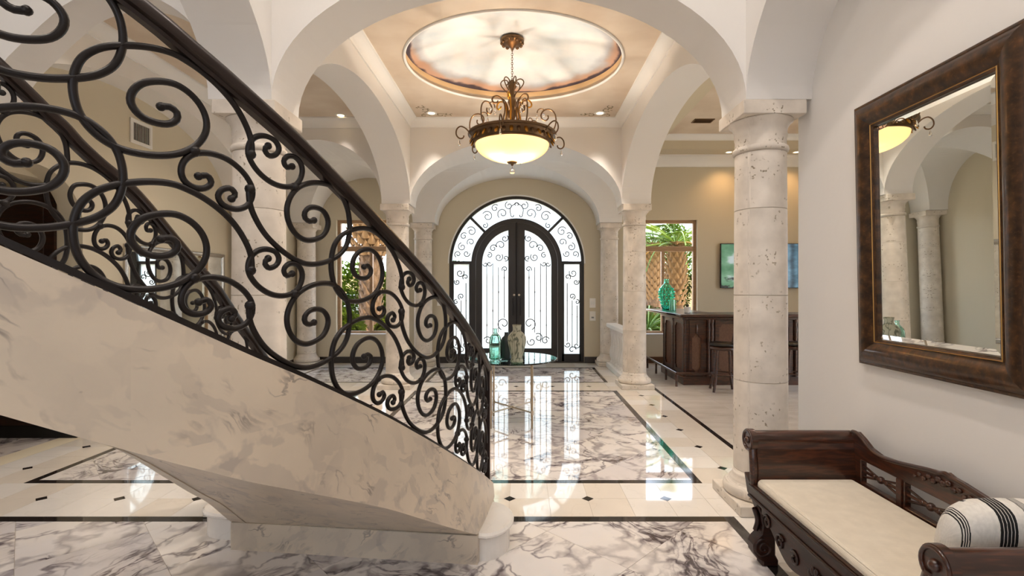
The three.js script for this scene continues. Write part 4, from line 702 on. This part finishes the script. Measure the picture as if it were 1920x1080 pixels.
// ---------------------------------------------------------------- television
{
  const t = thing('television', 'flat television on the bar room wall showing a green landscape', 'television', [4.735, 1.94, -FRONT]);
  mesh('bezel', rbox(1.57, 0.89, 0.04, 0, 0, 0.06, 0.006, 1), M.tvBlack, t); mesh('wall_mount', box(0.4, 0.3, 0.04, 0, 0, 0.02), M.tvBlack, t);
  T.tv = tex(256, (u, v) => { const n = fbm(u, v, 3, 4, 95), m = fbm(u, v, 6, 4, 97); let c = mixc([70, 128, 84], [150, 198, 160], clamp(0.5 + n * 1.8)); c = mixc(c, [214, 228, 224], sstep(0.1, 0.3, n + 0.35 - Math.abs(u - 0.28) * 2)); c = mixc(c, [38, 44, 40], sstep(0.05, 0.2, m + 0.32 - v * 1.2 - Math.abs(u - 0.16))); return mixc(c, mixc([24, 52, 66], [132, 178, 200], clamp(0.5 + Math.sin(u * 60) * 0.25 + m)), sstep(0.5, 0.8, u)); }, 1);
  mesh('screen', new THREE.PlaneGeometry(1.54, 0.86).translate(0, 0, 0.081), mat({ color: 0x050505, roughness: 0.2, emissive: 0xffffff, emissiveMap: T.tv, emissiveIntensity: 0.6 }), t);
}
// ---------------------------------------------------------------- carved bench
{
  const t = thing('carved_bench', 'dark carved wooden bench with scrolled arms below the framed mirror', 'bench', [1.56, 0, -2.16]);
  const w = (n, g, m = M.wood) => mesh(n, meters(g), m, t);
  const toZ = (pts, x0, th, holes = [], bev = 0.004) => extrude(pts, th, holes, bev).rotateY(-PI / 2).translate(x0 + th, 0, 0);   // shape x = local z, thickness along +x
  const spiralTube = (cx, cy, r, a0, turns, z, rad) => tube(spiral2(cx, cy, r, a0, turns, 26).map(([a, b]) => V3(a, b, z)), rad, 50, 6);
  // seat rails and board
  w('front_rail', toZ([[-0.675, 0.455], [-0.64, 0.36], [-0.6, 0.335], [0.6, 0.335], [0.64, 0.36], [0.675, 0.455], [0.6, 0.425], [-0.6, 0.425]], -0.295, 0.045), M.woodOld);
  w('rail_moulding', join(rod([-0.298, 0.352, -0.61], [-0.298, 0.352, 0.61], 0.008, 8), rod([-0.298, 0.412, -0.6], [-0.298, 0.412, 0.6], 0.006, 8)), M.woodOld);
  w('seat_board', span(-0.26, 0.28, 0.36, 0.392, -0.6, 0.6)); w('back_rail', span(0.26, 0.3, 0.335, 0.425, -0.6, 0.6));
  // scalloped apron with carving
  const low = []; for (let i = 0; i <= 48; i++) { const s = i / 48, z = -0.5 + s, q = Math.abs(z) / 0.5; low.push([z, 0.175 + 0.06 * Math.cos(q * PI * 2.2) * (0.3 + q * 0.4) + 0.085 * q * q + (q < 0.16 ? -0.03 * (1 - q / 0.16) : 0)]); }
  w('apron', toZ([...low, [0.5, 0.34], [-0.5, 0.34]], -0.282, 0.03), M.woodOld);
  for (const s of [-1, 1]) for (const [z, y, r, a, k] of [[0.43, 0.285, 0.035, 0.4, 1.3], [0.3, 0.245, 0.04, 2.6, -1.3], [0.17, 0.235, 0.035, 0.6, 1.2]]) w('apron_scroll', tube(spiral2(s * z, y, r, s > 0 ? a : PI - a, s * k).map(([p, q]) => V3(-0.286, q, p)), 0.0065, 40, 6), M.woodOld);
  for (let i = 0; i < 9; i++) { const a = i * 0.7; w('carved_petal', ball(0.02, 0, 0, 0, 8).scale(0.5, 1, 0.7).translate(-0.287, 0.232 + (i ? 0.034 * Math.sin(a) : 0), i ? 0.04 * Math.cos(a) : 0), M.woodOld); }
  // legs with volutes; shape x, y at the front, extruded along z
  const leg = [[-0.295, 0.345], [-0.272, 0.28], [-0.262, 0.22], [-0.268, 0.175], [-0.292, 0.15], [-0.312, 0.115], [-0.31, 0.07], [-0.285, 0.035], [-0.262, 0.024], [-0.262, 0], [-0.178, 0], [-0.176, 0.03], [-0.192, 0.06], [-0.192, 0.13], [-0.2, 0.22], [-0.19, 0.3], [-0.17, 0.345]];
  for (const s of [-1, 1]) {
    w('front_leg', extrude(leg, 0.075, [], 0.006).translate(0, 0, s * 0.56 - 0.0375), M.woodOld);
    for (const f of [-1, 1]) w('leg_volute', spiralTube(-0.257, 0.1, 0.05, PI / 2, 1.6, s * 0.56 + f * 0.038, 0.0075), M.woodOld);
    w('leg_leaf', tube([[-0.29, 0.3, s * 0.56], [-0.272, 0.23, s * 0.56], [-0.285, 0.18, s * 0.56]], 0.014, 12, 6), M.woodOld);
    w('back_leg', rbox(0.05, 0.36, 0.06, 0.275, 0.18, s * 0.56, 0.006, 1));
    // rolled arm: board profile in z, y swept along x
    const P = [[0.575, 0.39], [0.572, 0.45], [0.574, 0.52], [0.582, 0.58], [0.597, 0.632], [0.627, 0.655], [0.66, 0.645], [0.672, 0.62], [0.66, 0.592], [0.635, 0.585], [0.622, 0.6], [0.618, 0.575], [0.61, 0.52], [0.608, 0.45], [0.61, 0.39]].map(([z, y]) => [s * z, y + 0.04 * sstep(0.45, 0.63, y)]);
    w('arm', toZ(P, -0.265, 0.545, [], 0.004), M.wood);
    w('arm_roll', cyl(0.047, 0.047, 0.55, 0, 0, 0, 24).rotateZ(PI / 2).translate(0.008, 0.655, s * 0.635));
    w('arm_volute', cyl(0.062, 0.062, 0.03, 0, 0, 0, 28).rotateZ(PI / 2).translate(-0.278, 0.65, s * 0.632));
    w('volute_ring', new THREE.TorusGeometry(0.052, 0.008, 6, 28).rotateY(PI / 2).translate(-0.294, 0.65, s * 0.632)); w('volute_boss', ball(0.02, -0.292, 0.65, s * 0.632, 12));
    w('arm_post', tube([[-0.278, 0.41, s * 0.588], [-0.284, 0.48, s * 0.582], [-0.284, 0.55, s * 0.588], [-0.28, 0.62, s * 0.605]], 0.022, 18, 8));
  }
  // shaped back with openings and spindles
  const top = [[-0.63, 0.66], [-0.61, 0.705], [-0.575, 0.71], [-0.53, 0.69], [-0.47, 0.655], [-0.4, 0.64], [-0.3, 0.648], [-0.18, 0.668], [-0.08, 0.685], [-0.03, 0.69], [0, 0.7]];
  const line = [...top, ...top.slice(0, -1).reverse().map(([a, b]) => [-a, b])];
  const OP = [[-0.53, -0.275], [-0.225, 0.045], [0.095, 0.33], [0.38, 0.53]];
  w('backrest', toZ([[-0.63, 0.42], [0.63, 0.42], ...[...line].reverse()], 0.27, 0.035, OP.map(([a, b]) => rectHole(a, b, 0.452, 0.572)), 0.004));
  w('crest_moulding', tube(line.map(([z, y]) => V3(0.275, y - 0.004, z)), 0.011, 90, 7));
  OP.forEach(([a, b]) => { const c = (a + b) / 2, h = (b - a) / 2; w('spindle', join(rod([0.287, 0.512, a], [0.287, 0.512, b], 0.008, 8), ball(0.019, 0.287, 0.512, c, 10), ball(0.013, 0.287, 0.512, c - h * 0.35, 8), ball(0.013, 0.287, 0.512, c + h * 0.35, 8))); for (const s of [-1, 1]) w('lattice_bar', rod([0.287, 0.512 - 0.03 * s, a], [0.287, 0.512 + 0.03 * s, b], 0.0065, 6)); });
  w('back_post', rbox(0.012, 0.13, 0.034, 0.266, 0.512, -0.25, 0.003, 1), M.woodWarm);
  for (let i = 0; i < 13; i++) w('crest_carving', ball(0.017 - Math.abs(i - 6) * 0.0012, 0, 0, 0, 8).scale(0.6, 0.8, 1.1).translate(0.266, 0.652 - Math.abs(i - 6) * 0.004 + (i % 2) * 0.014, (i - 6) * 0.026));
  // seat cushion
  const c = thing('seat_cushion', 'cream linen seat cushion on the carved bench', 'cushion', [1.545, 0.392, -2.16]);
  mesh('cover', meters(new RoundedBoxGeometry(0.53, 0.068, 1.13, 4, 0.028).translate(0, 0.036, 0)), M.linen, c);
  const outl = [[-0.25, 0.55], [0.25, 0.55], [0.25, -0.55], [-0.25, -0.55]], pp = []; for (let k = 0; k < 4; k++) { const A = outl[k], B = outl[(k + 1) % 4]; for (let i = 0; i < 8; i++) { const f = 0.03 + 0.94 * i / 7; pp.push(V3(A[0] + (B[0] - A[0]) * f, 0.062, A[1] + (B[1] - A[1]) * f)); } }
  mesh('piping', tube(pp, 0.0035, 160, 5, true), M.linen, c);
  // striped pillow leaning on the near arm
  T.stripe = tex(512, (u, v) => { const x = u + fbm(u, v, 4, 2, 99) * 0.006; const g = [[0.06, 0.11, 4], [0.3, 0.44, 5], [0.53, 0.6, 7], [0.7, 0.77, 7], [0.87, 0.97, 5]]; let k = x > 0.19 && x < 0.215 && v > 0.55 && v < 0.95 ? 1 : 0; for (const [a, b, n] of g) if (x > a && x < b) { const f = ((x - a) / (b - a) * n) % 1; k = f < (n === 5 ? 0.8 : 0.5) ? 1 : 0; } const q = fbm(u, v, 40, 2, 101) * 22; return mixc([236 + q, 230 + q, 220 + q], [26, 24, 24], k); });
  const p = thing('striped_pillow', 'white throw pillow with black stripes against the near bench arm', 'pillow', [1.69, 0.464, -1.79], 0);
  const pl = surface(40, 24, (u, v) => { const a = u * 2 - 1, b = v * 2 * PI, e = Math.pow(1 - Math.pow(Math.abs(a), 4), 0.5), s = Math.sin(b), c2 = Math.cos(b), pw = (q) => Math.sign(q) * Math.pow(Math.abs(q), 0.72); return [a * 0.215, 0.15 + 0.15 * e * pw(c2), 0.08 * e * pw(s), u, v]; });
  mesh('cover', pl.rotateX(0.22), mat({ map: T.stripe, roughness: 0.95, bumpMap: T.linenBump, bumpScale: 0.0008 }), p);
}
// ---------------------------------------------------------------- framed mirrors
function frameSides(w, h, fw, prof, m, parent, name = 'frame_side') { // mitred moulding, facing +z, outer size w x h
  const C = [[-w / 2, -h / 2, 1, 1], [w / 2, -h / 2, -1, 1], [w / 2, h / 2, -1, -1], [-w / 2, h / 2, 1, -1]];
  for (let k = 0; k < 4; k++) { const A = C[k], B = C[(k + 1) % 4], n = prof.length - 1; mesh(name, meters(toCreasedNormals(join(surface(1, n, (u, v) => { const p = prof[Math.round(v * n)], q = u < 0.5 ? A : B; return [q[0] + q[2] * p[0], q[1] + q[3] * p[0], p[1]]; })), 0.9), k * 0.3), m, parent); }
}
{
  const t = thing('framed_mirror', 'large wall mirror in a broad bronze brown frame above the bench', 'mirror', [1.918, 1.083, -2.304]);
  t.rotation.order = 'YXZ'; t.rotation.set(0.02, -PI / 2, 0);
  const g = new THREE.Group(); g.name = 'frame'; g.position.y = 0.708; t.add(g);
  const W = 0.968, H = 1.416;
  frameSides(W, H, 0.144, [[0, 0.0], [0, 0.03], [0.008, 0.036], [0.016, 0.034], [0.02, 0.04], [0.04, 0.054], [0.065, 0.06], [0.09, 0.055], [0.112, 0.042], [0.12, 0.034], [0.126, 0.034]], M.bronze, g);
  const f2 = [[0.126, 0.034], [0.13, 0.037], [0.134, 0.034], [0.137, 0.03], [0.144, 0.028], [0.144, 0.01]];
  frameSides(W, H, 0.144, f2, M.bronze, g, 'inner_moulding');
  frameSides(W, H, 0.144, [[0.1275, 0.0355], [0.13, 0.0385], [0.1325, 0.0355]], M.gilt, g, 'gilt_line');
  const iw = W - 0.288, ih = H - 0.288, bv = 0.028;
  const mg = mesh('mirror_glass', new THREE.PlaneGeometry(iw - 2 * bv, ih - 2 * bv).translate(0, 0.708, 0.02), M.mirror, t);
  frameSides(iw, ih, bv, [[0, 0.0165], [bv, 0.02]], M.mirror, g, 'bevel');
  mesh('backing', box(W - 0.04, H - 0.04, 0.012, 0, 0.708, 0.008), M.darkBase, t);
  const l = thing('silver_mirror', 'wide silver framed mirror on the side wall behind the railings', 'mirror', [-4.398, 0.45, -6.42], PI / 2);
  const fr = new THREE.Group(); fr.name = 'frame'; fr.position.y = 0.77; l.add(fr);
  frameSides(1.84, 1.54, 0.05, [[0, 0], [0, 0.03], [0.01, 0.038], [0.03, 0.034], [0.05, 0.022], [0.05, 0.01]], M.silver, fr);
  frameSides(1.74, 1.44, 0.03, [[0, 0.014], [0.03, 0.018]], M.mirror, fr, 'bevel');
  mesh('mirror_glass', new THREE.PlaneGeometry(1.68, 1.38).translate(0, 0.77, 0.018), M.mirror, l); mesh('backing', box(1.8, 1.5, 0.01, 0, 0.77, 0.006), M.darkBase, l);
}
// ---------------------------------------------------------------- vents and switches
{
  const v = thing('wall_vent', 'white louvred air vent high on the side wall', 'vent', [-4.4, 3.28, -5.76], PI / 2);
  mesh('frame', extrude([[-0.165, -0.14], [0.165, -0.14], [0.165, 0.14], [-0.165, 0.14]], 0.018, [rectHole(-0.125, 0.125, -0.1, 0.1)], 0.004), M.grille, v); mesh('duct', box(0.25, 0.2, 0.004, 0, 0, 0.002), M.dark, v);
  for (let i = 0; i < 13; i++) mesh('louvre', box(0.013, 0.2, 0.003).rotateY(0.75).translate(-0.115 + i * 0.0192, 0, 0.011), M.grille, v);
  for (const [x, d, l] of [[3.12, 8.58, 'dark slotted air vent in the bar room ceiling']]) {
    const c = thing('ceiling_vent', l, 'vent', [x, 4.38, -d]);
    mesh('frame', extrude([[-0.17, -0.1], [0.17, -0.1], [0.17, 0.1], [-0.17, 0.1]], 0.012, [rectHole(-0.15, 0.15, -0.08, 0.08)]).rotateX(PI / 2), M.antique, c); mesh('duct', box(0.3, 0.004, 0.16, 0, -0.002, 0), M.dark, c);
    for (let i = 0; i < 6; i++) mesh('louvre', box(0.3, 0.002, 0.018).rotateX(0.6).translate(0, -0.008, -0.065 + i * 0.026), M.antique, c);
  }
  const plate = (x, y, label, n) => { const s = thing('switch_plate', label, 'switch', [x, y, -FRONT]); mesh('plate', rbox(0.12, 0.19, 0.012, 0, 0, 0.006, 0.004, 1), M.plastic, s); for (let i = 0; i < n; i++) mesh('rocker', rbox(0.03, 0.07, 0.01, (i - (n - 1) / 2) * 0.042, 0, 0.014, 0.003, 1), M.porcelain, s); return s; };
  plate(1.42, 1.2, 'upper white switch plate right of the entrance door', 2);
  const k = plate(1.42, 0.94, 'lower white keypad plate right of the entrance door', 0); mesh('keypad_display', box(0.05, 0.03, 0.004, 0, -0.03, 0.013), mat({ color: 0x8f938f, roughness: 0.3 }), k);
  plate(-1.63, 1.24, 'white switch plate left of the entrance door', 2);
}

// ---------------------------------------------------------------- outside the windows
{
  const ground = struct('ground', meters(new THREE.CircleGeometry(120, 48).rotateX(-PI / 2).translate(0, -0.12, 0)), M.drive ?? mat({ map: T.drive, roughness: 0.9 }), 'pale paved forecourt outside'); ground.userData.category = 'ground';
  const leafMats = [0xb4d04c, 0x8fb23c, 0xc8d85c, 0x6f9a3c].map((c) => mat({ color: c, roughness: 0.6, transmission: 0.45, thickness: 0 }));
  const leafBall = (n, rx, ry, rz, size, m) => { // loose leaves filling a rounded crown
    const pos = [], nor = [];
    for (let i = 0; i < n; i++) {
      const a = rnd() * 2 * PI, z = rr(-1, 1), q = Math.pow(rnd(), 0.25), s = Math.sqrt(1 - z * z), c = V3(rx * q * s * Math.cos(a), ry * q * z, rz * q * s * Math.sin(a));
      const d = V3(rr(-1, 1), rr(-0.3, 1), rr(-1, 1)).normalize(), e = V3(rr(-1, 1), rr(-1, 1), rr(-1, 1)).cross(d).normalize(), k = size * rr(0.6, 1.3);
      const A = c.clone().addScaledVector(d, -k), B = c.clone().addScaledVector(e, k * 0.4), C = c.clone().addScaledVector(d, k), D = c.clone().addScaledVector(e, -k * 0.4), nn = d.clone().cross(e);
      for (const p of [A, B, C, A, C, D]) { pos.push(p.x, p.y, p.z); nor.push(nn.x, nn.y, nn.z); }
    }
    const g = new THREE.BufferGeometry(); g.setAttribute('position', new THREE.Float32BufferAttribute(pos, 3)); g.setAttribute('normal', new THREE.Float32BufferAttribute(nor, 3)); return g;
  };
  const shrub = (x, d, r, h, k, label, name = 'garden_shrub') => { const t = thing(name, label, 'shrub', [x, -0.12, -d], 0, 'shrubs outside the windows'); mesh('foliage', leafBall(4200, r, h / 2, r * 0.8, 0.1).translate(0, h / 2, 0), leafMats[k % 4], t).userData.kind = 'stuff'; for (let i = 0; i < 4; i++) mesh('stem', rod([0, 0, 0], [rr(-0.5, 0.5) * r, h * 0.6, rr(-0.4, 0.4) * r], 0.02, 5), M.brownBase, t); };
  shrub(-4.35, 11.6, 0.7, 1.15, 0, 'bright green shrub below the window behind the railing, left part');
  shrub(-2.7, 11.5, 0.7, 1.1, 2, 'bright green shrub below the window behind the railing, right part');
  shrub(-5.9, 17.5, 1.6, 2.6, 1, 'green tree shrub behind the palm at the left window');
  shrub(-2.9, 18, 1.4, 3.0, 3, 'dark green shrub right of the palm at the left window');
  shrub(3.3, 12.75, 0.45, 0.9, 2, 'yellow green shrub low in the bar window');
  shrub(7.6, 15.6, 0.6, 1.1, 0, 'low green shrub far right behind the bar');
  shrub(5.3, 24.5, 1.15, 4.6, 2, 'tall yellow green shrub far behind the left palm in the bar window');
  shrub(7.5, 24.6, 1.0, 5.0, 1, 'tall mid green tree shrub far behind the palms in the bar window');
  shrub(9.6, 24.4, 1.05, 4.4, 2, 'tall yellow green shrub far behind the right palm in the bar window');
  shrub(6.5, 14.6, 1.0, 4.4, 0, 'tall leafy tree at the right of the bar window');
  const frondGeo = (len, droop, n, wide) => { // rachis with two rows of leaflets, growing along +x
    const pos = [], nor = [], P = (s) => V3(len * (s - 0.25 * droop * s * s), len * (0.32 * s - droop * s * s * 0.75), 0);
    for (let i = 2; i < n; i++) for (const sd of [-1, 1]) {
      const s = i / n, b = P(s), L = wide * Math.sin(PI * Math.min(1, 0.15 + s * 0.85)) + 0.08, tip = b.clone().add(V3(L * 0.55, -L * 0.35, sd * L)), w = V3(len / n * 0.24, 0, 0);
      const A = b.clone().sub(w), B = b.clone().add(w), nn = tip.clone().sub(A).cross(w).normalize();
      for (const p of [A, B, tip]) { pos.push(p.x, p.y, p.z); nor.push(nn.x, nn.y, nn.z); }
    }
    const g = new THREE.BufferGeometry(); g.setAttribute('position', new THREE.Float32BufferAttribute(pos, 3)); g.setAttribute('normal', new THREE.Float32BufferAttribute(nor, 3));
    return join(g, tube([0, 0.25, 0.5, 0.75, 1].map((s) => P(s)), 0.016, 12, 5));
  };
  const frond = frondGeo(2.3, 0.75, 46, 0.42), sago = frondGeo(0.95, 0.55, 34, 0.16);
  const barkM = mat({ map: T.bark, roughness: 0.9 }), shagM = mat({ color: 0x84623c, roughness: 0.9 }), orange = mat({ color: 0xd8a244, roughness: 0.8, transmission: 0.3, thickness: 0 });
  const palm = (x, d, r, h, label, skirtH, nf, skirtR = 1.7) => {
    const t = thing('palm_tree', label, 'palm', [x, -0.12, -d], rnd() * 6, 'palms outside the windows');
    mesh('trunk', lathe([[0, 0], [r * 1.15, 0], [r, 0.4], [r * 0.92, h * 0.6], [r, h], [0, h]], 20), barkM, t);
    const sc = [], one = new THREE.ConeGeometry(0.13, 0.3, 4).scale(1, 1, 0.4);
    const put = (y, R, sz, tilt, n, ph) => { for (let i = 0; i < n; i++) sc.push(one.clone().scale(sz, sz, sz).rotateX(tilt).translate(0, y, R).rotateY((i + ph) * 2 * PI / n)); };
    for (let y = 0.15, k = 0; y < h; y += 0.17, k++) put(y, r * 0.97, r * 3, 0.45, 10, (k % 2) / 2);
    mesh('bark_scales', join(sc.splice(0)), barkM, t).userData.kind = 'stuff';
    for (let y = 0, k = 0; y < skirtH; y += 0.14, k++) { const q = y / skirtH, R = r * (1 + (skirtR - 1) * Math.sin(PI * Math.min(1, 0.12 + q * 0.8))); put(h + y, R, r * 3.2, 0.6, 11, (k % 2) / 2); }
    mesh('frond_stubs', join(join(sc), lathe([[0, h], [r * skirtR * 0.9, h + skirtH * 0.4], [r, h + skirtH], [0, h + skirtH]], 14)), shagM, t).userData.kind = 'stuff';
    for (let i = 0; i < nf; i++) { const f = mesh('frond', frond, i % 9 === 3 ? orange : leafMats[[1, 3, 0, 1][i % 4]], t); f.position.y = h + skirtH * 0.95; f.rotation.set(0, i * 2.4, (i % 3) * 0.35 - 0.15, 'YXZ'); const s = rr(0.85, 1.15); f.scale.set(s, s, s); }
  };
  palm(-4.05, 13.4, 0.3, 2.62, 'palm trunk with shaggy crown outside the window behind the railing', 1.1, 16, 2.0);
  palm(5.0, 18.8, 0.3, 1.3, 'left of the two palms outside the bar window', 2.0, 20, 1.25);
  palm(4.12, 13.3, 0.19, 1.25, 'right of the two palms outside the bar window', 1.6, 20, 1.55);
  const sg = thing('sago_palm', 'dark green sago palm low at the left of the bar window', 'palm', [2.86, 0.55, -11.3]);
  mesh('trunk', cyl(0.1, 0.13, 0.7, 0, -0.33, 0, 12), barkM, sg);
  for (let i = 0; i < 18; i++) { const f = mesh('frond', sago, leafMats[3], sg); f.rotation.set(0, i * 2.4, (i % 3) * 0.4, 'YXZ'); }
  // far boundary wall, house front and parked car
  tag(mesh('boundary_wall', meters(join(span(-30, 30, -0.12, 2.1, -27.3, -27), span(-30, 30, 2.1, 2.2, -27.4, -26.9)))), 'pale boundary wall across the forecourt', 'wall').material = mat({ color: 0xd6b58c, roughness: 0.9 });
  const car = thing('parked_car', 'grey car parked beyond the shrubs in the window behind the railing', 'car', [-7.6, -0.12, -22.5], 0.1);
  const body = [[-2.1, 0.3], [-2.15, 0.62], [-1.9, 0.82], [-1.2, 0.9], [-0.6, 1.36], [0.7, 1.4], [1.4, 0.98], [2.0, 0.9], [2.15, 0.6], [2.1, 0.3]];
  mesh('body', extrude(body, 1.7, [], 0.06).translate(0, 0, -0.85), mat({ color: 0x9aa0a6, roughness: 0.25, metalness: 0.4, clearcoat: 1 }), car);
  for (const s of [-1, 1]) mesh('side_window', extrude([[-1.0, 0.92], [-0.52, 1.28], [0.64, 1.32], [1.15, 0.98]], 0.01).translate(0, 0, s * 0.855), M.tvBlack, car);
  for (const x of [-1.35, 1.35]) for (const s of [-1, 1]) { const wl = mesh('wheel', cyl(0.34, 0.34, 0.24, 0, 0, 0, 24).rotateX(PI / 2).translate(x, 0.34, s * 0.75), M.dark, car); mesh('hubcap', cyl(0.2, 0.2, 0.26, 0, 0, 0, 16).rotateX(PI / 2).translate(x, 0.34, s * 0.75), M.silver, wl); }
}
renderer.render(scene, camera);
